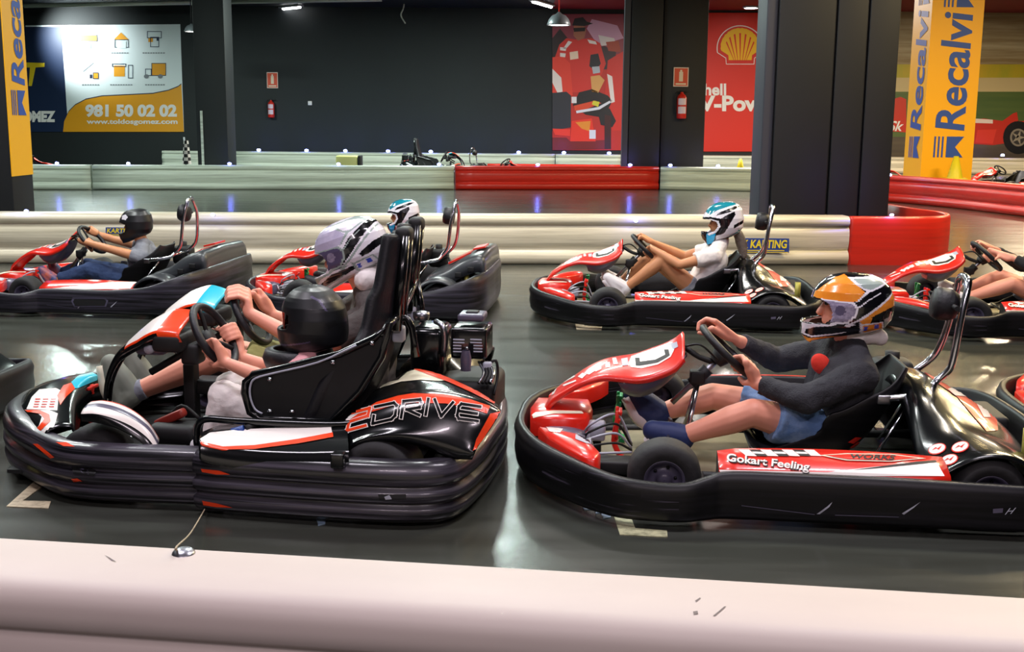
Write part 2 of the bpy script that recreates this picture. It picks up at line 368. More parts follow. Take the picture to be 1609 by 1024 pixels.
# left near pillar and its banner
YL = 12.6
XS, YS0, YS1 = yp(53, 300, 13.35).x, 12.8, 13.35
lp = empty('pillar', (XS - .5, YS0, 0), 'black pillar at the left edge carrying the yellow banner on its side', 'pillar')
MB().box((0, (YS1 - YS0) / 2, CEIL / 2), (1.0, YS1 - YS0, CEIL), m_colblk, bev=.008).build('column', lp)
def banner(q, label, txts, name='banner', thick=.02):   # q 3D quad bl br tr tl
    g = quadmap(q); n = (Vector(q[1]) - Vector(q[0])).cross(Vector(q[3]) - Vector(q[0])).normalized()
    if n.dot(EYE - Vector(q[0])) < 0: n = -n
    mb = MB(); mb.poly(q, m_yel, -n * .01); o = mb.build(name); tag(o, label, 'banner')
    return o, (lambda u, v, e=.004: g(u, v) + n * e)
def recalvi(o, g, v0, v1, u0, u1, txt='Recalvi', vt=None, hide=None):
    mb = MB()       # vertical lettering reading upwards: text u runs along v
    flattext(mb, txt, lambda a, b: g(u1 + (u0 - u1) * b, v0 + (v1 - v0) * a), m_blue, bold=.022, shear=.12)
    mb.build('lettering', o)
def logo(o, g, v0, v1, u0, u1):
    mb = MB(); du = u1 - u0; dv = v1 - v0
    P = lambda a, b: g(u0 + du * a, v0 + dv * b, .005)
    for k in range(3): mb.poly([P(.08 * k * 1.6, 0), P(.08 * k * 1.6 + .06, 0), P(.08 * k * 1.6 + .06, 1), P(.08 * k * 1.6, 1)], m_blue)
    mb.poly([P(.42, 0), P(1, 0), P(.72, .5), P(1, 1), P(.42, 1)], m_blue); mb.build('logo', o)
zb = yp(50, 274, 13.3).z
q = [Vector((XS + .012, YS0 - .02, zb)), Vector((XS + .012, YS1 - .01, zb)), Vector((XS + .012, YS1 - .01, CEIL - .02)), Vector((XS + .012, YS0 - .02, CEIL - .02))]
o, g = banner(q, 'narrow yellow banner with blue lettering hanging on the left pillar', None)
def vv(py): return (yp(40, py, 13.1).z - zb) / (CEIL - .02 - zb)
recalvi(o, g, vv(134), vv(134) + .62 * 1.05 * (vv(0) - vv(134)) / .62 * 1.42, .26, .86)
logo(o, g, vv(181), vv(142), .18, .84)
# yellow pillar right
YY = 21.3
A_, B_, D_ = yp(1446, 278, YY), yp(1526, 278, YY + .02), yp(1419, 272, YY + .75)
sc_ = lambda P, z: Vector((P.x, P.y, z))
yp_ = empty('pillar', (A_.x, A_.y, 0), 'yellow square pillar with blue lettering on two faces', 'pillar')
Ep = B_ + (D_ - A_); mb = MB()
mb.poly([sc_(A_, 0), sc_(B_, 0), sc_(Ep, 0), sc_(D_, 0)], m_yel, (0, 0, CEIL)); pc = mb.build('column', yp_); pc.location = -Vector(yp_.location)
for (P0, P1, pys, u0, u1) in ((A_, B_, (232, -12, 2), .22, .8), (D_, A_, (232, 0, 2), .25, .85)):
    n = (P1 - P0).cross(Vector((0, 0, 1))).normalized(); n = n if n.y < 0 else -n
    zz = lambda py, P0=P0: H + (200 - py) * P0.y / F
    G = lambda u, v, e=.006, P0=P0, P1=P1, n=n: sc_(P0.lerp(P1, u), v) + n * e
    k = empty('printed_face', (0, 0, 0)); k.parent = yp_; k.location = (0, 0, 0)
    mbx = MB(); flattext(mbx, 'Recalvi', lambda a, b: G(u1 + (u0 - u1) * b, zz(205) + (zz(27) - zz(205)) * a) - Vector(yp_.location), m_blue, bold=.022, shear=.1)
    mbx.build('lettering', yp_)
    for z0, z1 in ((zz(246), zz(214)), (zz(20), zz(-12))):
        mbx = MB()
        du = u1 - u0; P = lambda a, b: G(u0 + du * a, z0 + (z1 - z0) * b, .006) - Vector(yp_.location)
        for kk in range(3): mbx.poly([P(.13 * kk, 0), P(.13 * kk + .06, 0), P(.13 * kk + .06, 1), P(.13 * kk, 1)], m_blue)
        mbx.poly([P(.42, 0), P(1, 0), P(.72, .5), P(1, 1), P(.42, 1)], m_blue); mbx.build('logo', yp_)
    bpy.data.objects.remove(k)
# ------------------------------------------------------------------ kart materials
k_blk = mat('black_kart_plastic', '070709', .42, coat=.0, spec=.35, var=.12, vcol='55505f', scale=4, stretch=(.35, .6, 9))
k_blk2 = mat('worn_black_plastic', '111115', .4, coat=.05, spec=.4, var=.6, vcol='5a5566', scale=3.5, stretch=(.35, .5, 14))
k_scuf = mat('scuffed_bumper_front', '070709', .42, spec=.35, var=.8, vcol='7a7288', scale=3.5, stretch=(.7, .7, 26), r0=.56)
k_dark = mat('matte_black_parts', '0c0c0e', .6)
k_gloss = mat('gloss_black_fairing', '0a0c0e', .2, coat=.25)
k_pad = mat('black_padding', '101016', .5, bump=.15, bscale=90)
k_tyre = mat('tyre_rubber', '1a191b', .7, bump=.2, bscale=40)
k_red = mat('red_kart_sticker', 'dd2517', .3, coat=.4)
k_org = mat('orange_red_sticker', 'ef4112', .3, coat=.4)
k_wht = mat('white_kart_sticker', 'efe7e0', .32, coat=.3)
k_cream = mat('cream_kart_sticker', 'e6e0c6', .35, coat=.3)
k_teal = mat('teal_sticker', '21b4cc', .3, coat=.3)
k_grey = mat('grey_fairing_underside', '545064', .35, coat=.2)
k_lgrey = mat('light_grey_plastic', 'a9abb8', .4)
k_green = mat('green_pedal', '1d9a55', .4)
k_dgrey = mat('dark_grey_cover', '33363a', .35, coat=.2)
k_tan = mat('tan_floor_tray', '8d8468', .5, metal=.3, var=.5, vcol='4a4538', scale=5)
def mirror(mb):
    n = len(mb.v); nf = len(mb.f)
    mb.v += [Vector((v.x, -v.y, v.z)) for v in mb.v[:n]]
    for k in range(nf):
        if k in mb.flat: mb.flat.add(len(mb.f))
        mb.f.append(tuple(n + i for i in mb.f[k][::-1])); mb.m.append(mb.m[k])
    return mb
def wheel(parent, x, y, r, w, side, rimm=None):
    rimm = rimm or m_steel
    ax = (0, side, 0); mb = MB(); h = w / 2
    prof = [(r * .52, -h), (r * .62, -h - .006), (r * .82, -h - .01), (r * .95, -h + .004), (r, -h + .022), (r, h - .022), (r * .95, h - .004), (r * .82, h + .01), (r * .62, h + .006), (r * .52, h)]
    mb.lathe(prof, (x, y, r), ax, k_tyre, 40)
    o = mb.build('wheel', parent)
    mb = MB(); mb.lathe([(r * .53, -h), (r * .5, -h + .01), (r * .5, h - .03), (r * .54, h - .004), (r * .56, h + .001), (r * .54, h + .003), (r * .46, h - .012), (r * .42, h - .04), (r * .2, h - .045), (r * .19, h - .01), (r * .1, h - .005), (.001, h - .004)], (x, y, r), ax, rimm, 32)
    for k in range(5):
        a = 2 * math.pi * k / 5; mb.lathe([(.006, 0), (.006, .008), (.001, .01)], Vector((x + math.cos(a) * r * .3, y + side * (h - .045), r + math.sin(a) * r * .3)), ax, k_dark, 8)
    mb.build('rim', o); return o
def bumper_mesh(path, prof, m):      # path: (x, y, z0, z1) ; prof: (outward, fraction of height)
    rows = []; P = cr([Vector(p[:3]) for p in path], 5, True); T = cr([Vector((p[3], 0, 0)) for p in path], 5, True); n = len(P)
    for i in range(n):
        t = (P[(i + 1) % n] - P[i - 1]); t.z = 0; t.normalize(); nr = Vector((t.y, -t.x, 0))
        rows.append([Vector((P[i].x, P[i].y, P[i].z)) + nr * q[0] + Vector((0, 0, (T[i].x - P[i].z) * q[1])) for q in prof])
    mb = MB(); rows.append(rows[0]); mb.grid(rows, m, True); return mb
def sym(half):  # half path given from nose centre to tail centre on the near (-y) side
    return half + [(x, -y, a, c) for x, y, a, c in half[-2:0:-1]]
def wheelrim(mb, c, ax, R_, r, m, n=40):
    ax = Vector(ax).normalized(); u = ax.cross(Vector((0, 1, 0))).normalized(); w = ax.cross(u)
    mb.tube([Vector(c) + (u * math.cos(2 * math.pi * i / n) + w * math.sin(2 * math.pi * i / n)) * R_ for i in range(n)], r, m, 12, True); return u, w
def steering(root, c, ax, R_=.135, flat=False):
    mb = MB(); u, w = wheelrim(mb, c, ax, R_, .015, k_pad); o = mb.build('steering_wheel', root)
    mb = MB(); ax = Vector(ax).normalized(); c = Vector(c)
    for a in (0, 2.3, -2.3):
        d = u * math.cos(a) + w * math.sin(a); mb.tube([c - ax * .03, c - ax * .01 + d * R_ * .5, c + d * (R_ - .01)], .009, k_dark, 8, sm=3)
    mb.lathe([(.001, .01), (.035, .008), (.04, -.01), (.03, -.04)], c - ax * .02, ax, k_dark, 20); mb.build('spokes', o)
    return o
BP = [(-.05, .0), (0, .0), (.012, .12), (.018, .35), (.014, .6), (.02, .8), (.008, .97), (0, 1), (-.016, 1.0), (-.022, .93), (-.03, .7), (-.05, .3)]
b = Frame(.55, 4.5, -6)
def make_kart(root, old=False):
    half = [(-.51, 0, .03, .205), (-.495, -.22, .03, .205), (-.42, -.44, .03, .2), (-.28, -.63, .03, .19), (-.13, -.765, .03, .175), (0, -.80, .03, .165), (.12, -.80, .03, .165), (.2, -.765, .03, .18), (.27, -.745, .03, .195), (.5, -.745, .03, .197),
            (.8, -.75, .03, .197), (1.1, -.75, .03, .19), (1.3, -.74, .03, .185), (1.42, -.68, .03, .2), (1.48, -.5, .03, .215), (1.50, -.2, .03, .22), (1.50, 0, .03, .22)]
    if old: half = [(x, y, z0, z1 + max(0, min(.11, (x - 1.0) * .3))) for x, y, z0, z1 in half]
    bm_ = bumper_mesh(sym(half), BP, k_blk2 if old else k_blk)
    if not old:
        for k, f_ in enumerate(bm_.f):
            c_ = sum((bm_.v[i] for i in f_), Vector()) / len(f_)
            if abs(c_.x + .12) < .05 + .22 * (.5 + noise.noise(Vector((1, c_.y, c_.z * 45)))) and .05 < c_.z < .165: bm_.m[k] = bm_.mi(k_scuf)
    o = bm_.build('bumper', root)
    mb = MB(); BV = bvh_of(bm_)
    for q in ([(1283, 807), (1300, 795), (1308, 788), (1303, 796), (1288, 807)], [(1417, 806), (1432, 797), (1446, 788), (1436, 797), (1420, 808)]): t_ = MB(); castpoly(t_, b, BV, q, k_lgrey); t_.build('scratch_mark', o)
    casttext(mb, b, BV, 'H', [(1578, 808), (1592, 806), (1596, 797), (1582, 798)], k_lgrey, shear=.3)
    castpoly(mb, b, BV, [(1560, 799), (1576, 798), (1575, 805), (1560, 806)], k_grey)
    for px0, px1, y0, y1 in ((1165, 1280, 793, 807), (1312, 1412, 808, 811)): t_ = MB(); castpoly(t_, b, BV, [(px0, y0), (px1, y1), (px1, y1 + 1.3), (px0, y0 + 1.3)], k_grey); t_.build('scratch_mark', o)
    if old:
        mb = MB(); castpoly(mb, b, BV, [(1270, 772), (1400, 776), (1410, 786), (1400, 806), (1272, 803), (1262, 784)], k_grey); castpoly(mb, b, BV, [(1276, 777), (1396, 781), (1403, 787), (1395, 802), (1277, 799), (1270, 786)], k_dark, .004)
    if mb.v: mb.build('scratch_mark', o)
    for s in (-1, 1):
        wheel(root, .055, s * .6, .13, .125, s, k_grey); wheel(root, 1.15, s * .585, .125, .16, s, k_grey)
    # chassis
    mb = MB(); mb.box((.27, 0, .045), (1.05, .62, .012), k_tan); mb.build('floor_tray', root)
    mb = MB()
    for s in (-1, 1):
        mb.tube([(-.36, s * .2, .06), (-.1, s * .3, .055), (.3, s * .34, .055), (1.0, s * .34, .06), (1.3, s * .36, .1)], .016, k_dark, 10, sm=5)
        mb.tube([(.055, s * .3, .06), (.055, s * .55, .13)], .013, k_dark)
        mb.tube([(.2, s * .34, .06), (.25, s * .66, .08), (.9, s * .66, .08), (.98, s * .34, .06)], .012, k_dark, sm=4)
        mb.tube([(.1, s * .05, .16), (.03, s * .5, .15)], .007, m_steel)
    mb.tube([(-.36, -.2, .06), (-.4, 0, .06), (-.36, .2, .06)], .014, k_dark, sm=4); mb.tube([(1.15, -.55, .14), (1.15, .55, .14)], .02, m_steel)
    mb.build('chassis_frame', root)
    # nose fairing : centre ridge + two wings
    mb = MB()
    def dome(outline, z, h, m, inset=.82, lift=.012):
        c = sum((Vector((p[0], p[1], 0)) for p in outline), Vector()) / len(outline)
        O = [Vector((p[0], p[1], 0)) for p in outline]
        rows = [[c.lerp(p, 1) + Vector((0, 0, z - h)) for p in O], [p + Vector((0, 0, z - .01)) for p in O], [c.lerp(p, .94) + Vector((0, 0, z)) for p in O], [c.lerp(p, .5) + Vector((0, 0, z + lift)) for p in O], [c.lerp(p, .01) + Vector((0, 0, z + lift * 1.2)) for p in O]]
        mb.grid(rows, m, True)
    wing = [(-.42, -.27), (-.35, -.3), (-.27, -.35), (-.2, -.5), (-.17, -.6), (-.19, -.69), (-.24, -.64), (-.3, -.55), (-.37, -.42)]
    dome(wing, .205, .07, k_red); dome([(x, -y) for x, y in wing], .205, .07, k_red)
    dome([(-.46, -.16), (-.36, -.17), (-.24, -.16), (-.22, 0), (-.24, .16), (-.36, .17), (-.46, .16), (-.475, 0)], .215, .08, k_red)
    dome([(-.42, -.24), (-.27, -.29), (-.24, -.2), (-.3, -.17), (-.42, -.18)], .175, .07, k_grey); dome([(-.42, .24), (-.27, .29), (-.24, .2), (-.3, .17), (-.42, .18)], .175, .07, k_grey)
    BV = bvh_of(mb); o = mb.build('nose_fairing', root); mb = MB()
    castpoly(mb, b, BV, [(836, 652), (842, 648), (870, 645), (914, 646), (917, 650), (870, 650), (845, 655), (838, 657)], k_cream)
    castpoly(mb, b, BV, [(858, 671), (885, 674), (880, 680), (864, 678)], k_wht); castpoly(mb, b, BV, [(904, 680), (934, 688), (937, 698), (922, 697), (904, 690)], k_lgrey)
    mb.build('sticker', o)
    # steering fairing: long curved strip rising to the number plate
    cl = [(857, 634), (872, 614), (892, 600), (920, 583), (948, 573), (972, 571), (1000, 570), (1030, 562), (1058, 550), (1074, 536)]
    hw = [.075, .095, .105, .11, .11, .115, .12, .12, .118, .095]
    S = [b(x, y, 0) for x, y in cl]; S = [Vector((p.x, w, p.z)) for p, w in zip(S, hw)]; S = cr(S, 4)
    mb = MB(); rows = []
    for p in S:
        w = p.y; tl = .035 * max(0, min(1, (p.x + .3) / .3)); rows.append([Vector((p.x + .006, -w, p.z - .03 - tl))] + [Vector((p.x, w * u, p.z - .012 * abs(u) ** 3 + tl * u)) for u in (-1, -.85, -.5, 0, .5, .85, 1)] + [Vector((p.x + .006, w, p.z - .03 + tl))])
    mb.grid(rows, k_red); BV = bvh_of(mb); st = mb.build('steering_fairing', root, mods=[SOLID(.008)])
    mb = MB(); lo = []
    for i, p in enumerate(S[20:]):
        k = i / (len(S) - 21); d = .03 + .075 * math.sin(math.pi * min(1, .25 + k * .85)); w = p.y * .97; d += .02
        lo.append([Vector((p.x, -w, p.z - .055)), Vector((p.x + .01, -w * .9, p.z - d * .7)), Vector((p.x + .015, -w * .55, p.z - d)), Vector((p.x + .015, w * .55, p.z - d)), Vector((p.x + .01, w * .9, p.z - d * .7)), Vector((p.x, w, p.z - .03))])
    mb.grid(lo, k_grey); mb.poly(lo[-1], k_dark); mb.poly(lo[0], k_grey); mb.build('fairing_underside', st)
    mb = MB()
    castpoly(mb, b, BV, [(988, 570), (992, 560), (1010, 554), (1040, 543), (1054, 542), (1060, 549), (1054, 561), (1034, 573), (1008, 579), (991, 577)], k_wht)
    castpoly(mb, b, BV, [(1052, 541), (1064, 537), (1066, 545), (1058, 549)], k_lgrey); castpoly(mb, b, BV, [(976, 564), (986, 562), (987, 574), (978, 575)], k_lgrey)
    for q in ([(856, 619), (866, 611), (875, 611), (871, 619), (860, 623)], [(908, 592), (915, 586), (922, 588), (915, 595)], [(918, 586), (930, 579), (936, 582), (926, 589)], [(934, 577), (945, 573), (945, 580), (936, 584)], [(951, 571), (958, 569), (959, 577), (952, 578)], [(962, 563), (968, 562), (971, 572), (964, 573)],
              [(884, 605), (905, 597), (906, 599), (886, 607)], [(882, 600), (903, 590), (904, 592), (884, 602)]): castpoly(mb, b, BV, q, k_wht, maxlen=4)
    castpoly(mb, b, BV, [(998, 563), (1005, 563), (1006, 569), (1030, 566), (1046, 558), (1044, 550), (1051, 550), (1053, 559), (1034, 570), (1006, 575), (999, 575)], k_dark, .004)
    mb.build('sticker', st)
    # steering
    swc = Vector((.305, 0, .466)); ax = Vector((.167, 0, .174)).normalized()
    steering(root, swc, ax, .13)
    mb = MB(); mb.tube([swc - ax * .02, swc - ax * .12, swc - ax * .3], .012, m_steel); mb.tube([swc - ax * .10, swc - ax * .19], .026, k_dark, 14)
    mb.box(swc - ax * .16 + Vector((0, 0, .01)), (.06, .07, .05), k_dark, bev=.008)
    for s in (-1, 1): mb.tube([swc - ax * .15, b(1073, 668, -.1) * Vector((1, s, 1)) if 0 else Vector((.14, s * .11, .06))], .010, m_chrome, 10)
    mb.tube([(.14, .02, .475), (.2, 0, .44), (.26, .0, .42)], .012, k_dark, 8, sm=3); mb.tube([(.14, -.04, .49), (.2, -.06, .50), (.27, -.05, .44)], .005, k_dark, 6, sm=5); mb.build('steering_column', root)
    # pedals, brake cylinder, cables
    for s, m in ((1, k_green), (-1, k_red)):
        mb = MB(); y = s * .13; mb.tube([(-.1, y, .05), (-.13, y, .12), (-.11, y, .24)], .011, m, 10, sm=4)
        for k in range(4): mb.box((-.125 + k * .006, y, .15 + k * .03), (.014, .075, .014), m, bev=.004)
        mb.box((-.12, y - .035, .19), (.014, .012, .12), m, bev=.004); mb.box((-.12, y + .035, .19), (.014, .012, .12), m, bev=.004)
        mb.tube([(-.1, y - .04, .055), (-.1, y + .04, .055)], .012, m); mb.build('pedal', root)
    mb = MB(); mb.box((-.2, -.1, .15), (.07, .09, .07), k_lgrey, bev=.012); mb.box((-.25, -.14, .13), (.05, .05, .05), k_lgrey, bev=.01); mb.tube([(-.2, -.1, .11), (-.2, -.1, .06)], .02, k_dark); mb.build('brake_cylinder', root)
    mb = MB(); rnd = random.Random(3)
    for k in range(5):
        y = -.2 - .03 * k; mb.tube([(-.26 + k * .01, y + .1, .12), (-.22, y, .2 - .02 * k), (-.12, y + .05, .23 - .03 * k), (-.06, y + .1, .1)], .005, k_dark if k % 2 else k_lgrey, 6, sm=6)
    for k in range(6): mb.tube([(-.2 + .02 * k, -.34, .10), (-.17 + .025 * k, -.25, .06)], .004, m_steel, 6)
    mb.tube([(-.22, -.33, .18), (-.19, -.3, .07)], .008, m_steel); mb.box((-.12, -.36, .09), (.14, .1, .05), k_dark, bev=.01); mb.build('cable', root)
    # side pods
    for s in (-1, 1):
        mb = MB(); rows = []
        for i in range(13):
            t = i / 12; x = .235 + .765 * t; hin = .232 + .012 * math.sin(t * 3.1); yin = .585 if i else .61
            rows.append([Vector((x - (.0 if i else 0), s * .728, .10)), Vector((x, s * .728, .19)), Vector((x, s * .718, .203)), Vector((x, s * .66, hin - .008)), Vector((x, s * (yin + .01), hin + .002)), Vector((x, s * yin, hin - .006)), Vector((x, s * (yin - .02), .08))])
        mb.grid(rows, lambda i, j: k_red if 1 <= j <= 3 else k_blk); mb.poly(rows[0], k_blk); mb.poly(rows[-1], k_blk); BVp = bvh_of(mb); pod = mb.build('side_pod', root)
        if s < 0 and old:
            mb = MB(); castpoly(mb, b, BVp, [(1180, 740), (1300, 730), (1400, 716), (1472, 716), (1484, 746), (1300, 746)], k_wht); mb.build('sticker', pod)
        if s < 0 and not old:
            mb = MB(); castpoly(mb, b, BVp, [(1130, 738), (1300, 742), (1380, 733), (1472, 727), (1484, 748), (1300, 748), (1131, 741)], k_wht)
            castpoly(mb, b, BVp, [(1340, 739), (1400, 731), (1440, 726), (1470, 724), (1472, 727), (1380, 736)], k_dark, .003)
            x = 1176; r_ = random.Random(5)
            for i in range(7):
                for j in range(3):
                    if (i + j) % 2: castpoly(mb, b, BVp, [(1160 + 17 * i + 4 * j, 707 + 3.2 * j), (1177 + 17 * i + 4 * j, 707.6 + 3.2 * j), (1181 + 17 * i + 4 * j, 711 + 3.2 * j), (1164 + 17 * i + 4 * j, 710.4 + 3.2 * j)], k_dark if j != 1 else k_wht, .003)
                    else: castpoly(mb, b, BVp, [(1160 + 17 * i + 4 * j, 707 + 3.2 * j), (1177 + 17 * i + 4 * j, 707.6 + 3.2 * j), (1181 + 17 * i + 4 * j, 711 + 3.2 * j), (1164 + 17 * i + 4 * j, 710.4 + 3.2 * j)], k_wht, .003)
            castpoly(mb, b, BVp, [(1287, 716), (1330, 713), (1400, 714), (1455, 721), (1400, 726), (1330, 724)], k_cream, .003); castpoly(mb, b, BVp, [(1296, 716.5), (1332, 714.6), (1398, 715.4), (1443, 721), (1398, 724.6), (1332, 722.6)], k_red, .004)
            mb.build('sticker', pod); mb = MB()
            casttext(mb, b, BVp, 'Gokart Feeling', [(1143, 731), (1271, 745), (1274, 730), (1143, 715)], k_dark, .0045, bold=.05)
            casttext(mb, b, BVp, 'Gokart Feeling', [(1142, 730), (1270, 744), (1273, 729), (1142, 714)], k_wht, .006, bold=.02)
            mb.build('lettering', pod); mb = MB()
            casttext(mb, b, BVp, 'WORKS', [(1334, 721.5), (1404, 724.5), (1408, 717), (1336, 715.5)], k_dark, .006, bold=.03)
            mb.build('lettering', pod)
    # seat
    mb = MB(); P = cr([Vector(p) for p in ((.40, .0, .12), (.47, 0, .075), (.6, 0, .065), (.72, 0, .08), (.83, 0, .16), (.905, 0, .28), (.95, 0, .37), (.98, 0, .445))], 5)
    hh = cr([Vector((h, w, 0)) for h, w in ((.0, .15), (.06, .18), (.12, .2), (.17, .205), (.19, .21), (.12, .205), (.05, .18), (.02, .13))], 5); rows = []
    for i, p in enumerate(P):
        t = (P[min(i + 1, len(P) - 1)] - P[max(i - 1, 0)]).normalized(); n = Vector((-t.z, 0, t.x)); h, w = hh[i].x, hh[i].y
        rows.append([p + Vector((0, w * (math.copysign(1 - (1 - abs(u)) ** 1.8, u)), 0)) + n * h * abs(u) ** 3 for u in [k / 8 - 1 for k in range(17)]])
    mb.grid(rows, k_blk); BV = bvh_of(mb); seat = mb.build('seat', root, mods=[SOLID(.012, 1), SUB(1)])
    mb = MB(); castpoly(mb, b, BV, [(1329, 691), (1341, 683), (1350, 683), (1338, 692)], k_red, .016); castpoly(mb, b, BV, [(1332, 698), (1344, 689), (1350, 691), (1338, 700)], k_red, .016)
    if mb.v: mb.build('sticker', seat)
    # roll hoop + stays + headrest
    mb = MB(); NL = [b(1386, 626, -.2), b(1430, 622, -.2), b(1460, 613, -.15), b(1470, 600, -.12), b(1490, 582, -.12), b(1498, 562, -.12), b(1510, 500, -.11), b(1521, 450, -.08)]
    FL = [b(1505, 448, .06), b(1500, 470, .1), b(1488, 515, .13), b(1476, 545, .15), b(1463, 563, .16), b(1435, 584, .16)]
    top = [b(1520, 438, -.05), b(1513, 433, 0), b(1507, 438, .04)]
    mb.tube(NL + top + FL, .0135, m_chrome, 14, sm=4)
    mb.tube([b(1435, 584, .16), b(1440, 592, .05), b(1460, 611, -.15)], .010, m_chrome, 12)
    mb.tube([b(1452, 640, -.1), b(1453, 703, -.2)], .012, m_chrome, 12); mb.tube([b(1455, 625, .1), b(1455, 690, .2)], .011, m_chrome)
    mb.tube([b(1432, 629, -.2), b(1378, 710, -.3)], .006, m_chrome, 8); mb.tube([b(1440, 600, .2), b(1380, 690, .3)], .006, m_chrome, 8)
    mb.box(b(1388, 627, -.2), (.05, .03, .035), m_steel, bev=.006); mb.build('roll_hoop', root)
    hc = b(1492, 478, 0); mb = MB(); mb.lathe([(.001, -.045), (.05, -.044), (.062, -.02), (.064, .02), (.055, .042), (.001, .045)], hc + Vector((-.02, 0, 0)), (-1, 0, .15), k_pad, 24)
    mb.tube([hc + Vector((.0, -.11, 0)), hc + Vector((.0, .11, 0))], .01, k_dark); mb.build('headrest', root)
    mb = MB(); mb.box((1.0, .24, .34), (.16, .14, .14), k_dark, bev=.03); mb.lathe([(.03, 0), (.03, .03), (.001, .032)], (1.0, .24, .41), (0, 0, 1), k_dark, 16); mb.tube([(1.0, .18, .3), (1.1, .1, .36), (1.15, 0, .3)], .008, k_dark, 8, sm=4); mb.build('fuel_tank', root)
    if old:
        for sd in (-1, 1):
            mb = MB(); rows = []
            for k in range(13):
                an = math.pi * (.06 + .88 * k / 12); x = 1.15 - .2 * math.cos(an); z = .10 + .19 * math.sin(an)
                rows.append([(x, sd * .70, z - .02), (x, sd * .70, z), (x, sd * .6, z + .012), (x, sd * .48, z), (x, sd * .46, z - .03)])
            mb.grid(rows, k_dgrey); mb.build('wheel_arch', root, mods=[SOLID(.01)])
        mb = MB(); P0 = [(.98, .2), (1.02, .27), (1.1, .30), (1.2, .34), (1.3, .40), (1.42, .44), (1.48, .42), (1.49, .3), (1.47, .18)]
        S = cr([Vector((x, 0, z)) for x, z in P0], 3)
        for sg in (1,): mb.grid([[p + Vector((0, y, dz)) for y, dz in ((-.46, -.12), (-.44, -.02), (-.40, 0), (0, .01), (.40, 0), (.44, -.02), (.46, -.12))] for p in S], k_dgrey)
        BV = bvh_of(mb); rf = mb.build('rear_fairing', root, mods=[SOLID(.01)]); mb = MB()
        mb.box((1.24, 0, .382), (.2, .3, .012), k_red, Matrix.Rotation(R(-24), 3, 'Y')); mb.box((1.40, -.05, .46), (.1, .22, .012), k_red, Matrix.Rotation(R(-12), 3, 'Y'))
        mb.build('sticker', rf); mb = MB()
        for x, z in ((1.18, .28), (1.28, .32), (1.38, .36)): mb.box((x, -.462, z - .02), (.05, .012, .035), k_dark, bev=.004)
        mb.build('vent_slot', rf)
    if not old:
        # rear fairing over the engine and wheels
        ys = [0, .14, .3, .45, .55, .66, .675]
        T = [(.94, .36, .34, .30, .22, .16, .13, .12), (.97, .40, .39, .35, .25, .21, .185, .17), (1.03, .405, .40, .355, .275, .245, .23, .215), (1.10, .39, .375, .32, .285, .272, .262, .25), (1.17, .35, .335, .28, .275, .275, .27, .258), (1.24, .31, .295, .25, .255, .26, .255, .24), (1.31, .265, .25, .22, .22, .225, .21, .2), (1.38, .205, .2, .18, .18, .18, .165, .15), (1.43, .13, .13, .13, .12, .12, .12, .12)]
        R_ = [cr([Vector((t[0], t[1 + j], 0)) for t in T], 3) for j in range(7)]
        rows = []
        for i in range(len(R_[0])):
            a = [Vector((R_[j][i].x, -ys[j], R_[j][i].y)) for j in range(7)]; full = a[::-1] + [Vector((p.x, -p.y, p.z)) for p in a[1:]]; rows.append(cr(full, 2))
        mb = MB(); mb.grid(rows, k_gloss); BV = bvh_of(mb); rf = mb.build('rear_fairing', root, mods=[SOLID(.01)])
        mb = MB()
        castpoly(mb, b, BV, [(1452, 585), (1462, 586), (1500, 598), (1545, 634), (1566, 660), (1568, 676), (1550, 678), (1530, 655), (1505, 625), (1470, 600)], k_red)
        castpoly(mb, b, BV, [(1488, 612), (1505, 606), (1536, 621), (1542, 627), (1520, 624), (1500, 622)], k_wht, .004, 4); castpoly(mb, b, BV, [(1532, 632), (1556, 632), (1560, 640), (1548, 640), (1556, 656), (1545, 656)], k_wht, .004, 4)
        castpoly(mb, b, BV, [(1494, 600), (1504, 600), (1508, 606), (1498, 606)], k_wht, .004, 4)
        for cx, cy in ((1473, 706), (1509, 703), (1492, 723)):
            for rx, ry, m, e in ((14, 9, k_red, .003), (12.5, 7.6, k_wht, .0042)): castpoly(mb, b, BV, [(cx + rx * math.cos(a / 16 * 6.283) + ry * .2 * math.sin(a / 16 * 6.283), cy - ry * math.sin(a / 16 * 6.283) - rx * .12 * math.cos(a / 16 * 6.283)) for a in range(16)], m, e, 5)
            castpoly(mb, b, BV, [(cx - 8, cy + 3), (cx - 2, cy - 2), (cx + 1, cy), (cx + 8, cy - 5), (cx + 3, cy + 2), (cx - 1, cy)], k_red, .0055, 4)
        mb.build('sticker', rf)
    mb = MB(); mb.tube([(1.34, -.42, .3), (1.34, -.42, .16)], .02, m_yel2, 10); mb.build('filler_pipe', root); mb = MB(); mb.box((1.36, .2, .17), (.14, .3, .1), k_dark, bev=.02); mb.build('engine_block', root)
m_yel2 = mat('brass_fitting', '9c9440', .4, metal=.4)
kartB = empty('racing_kart', label='red and black kart at the front right under the driver in the orange helmet', cat='kart', group='karts lined up on the track', mw=b.m)
make_kart(kartB)
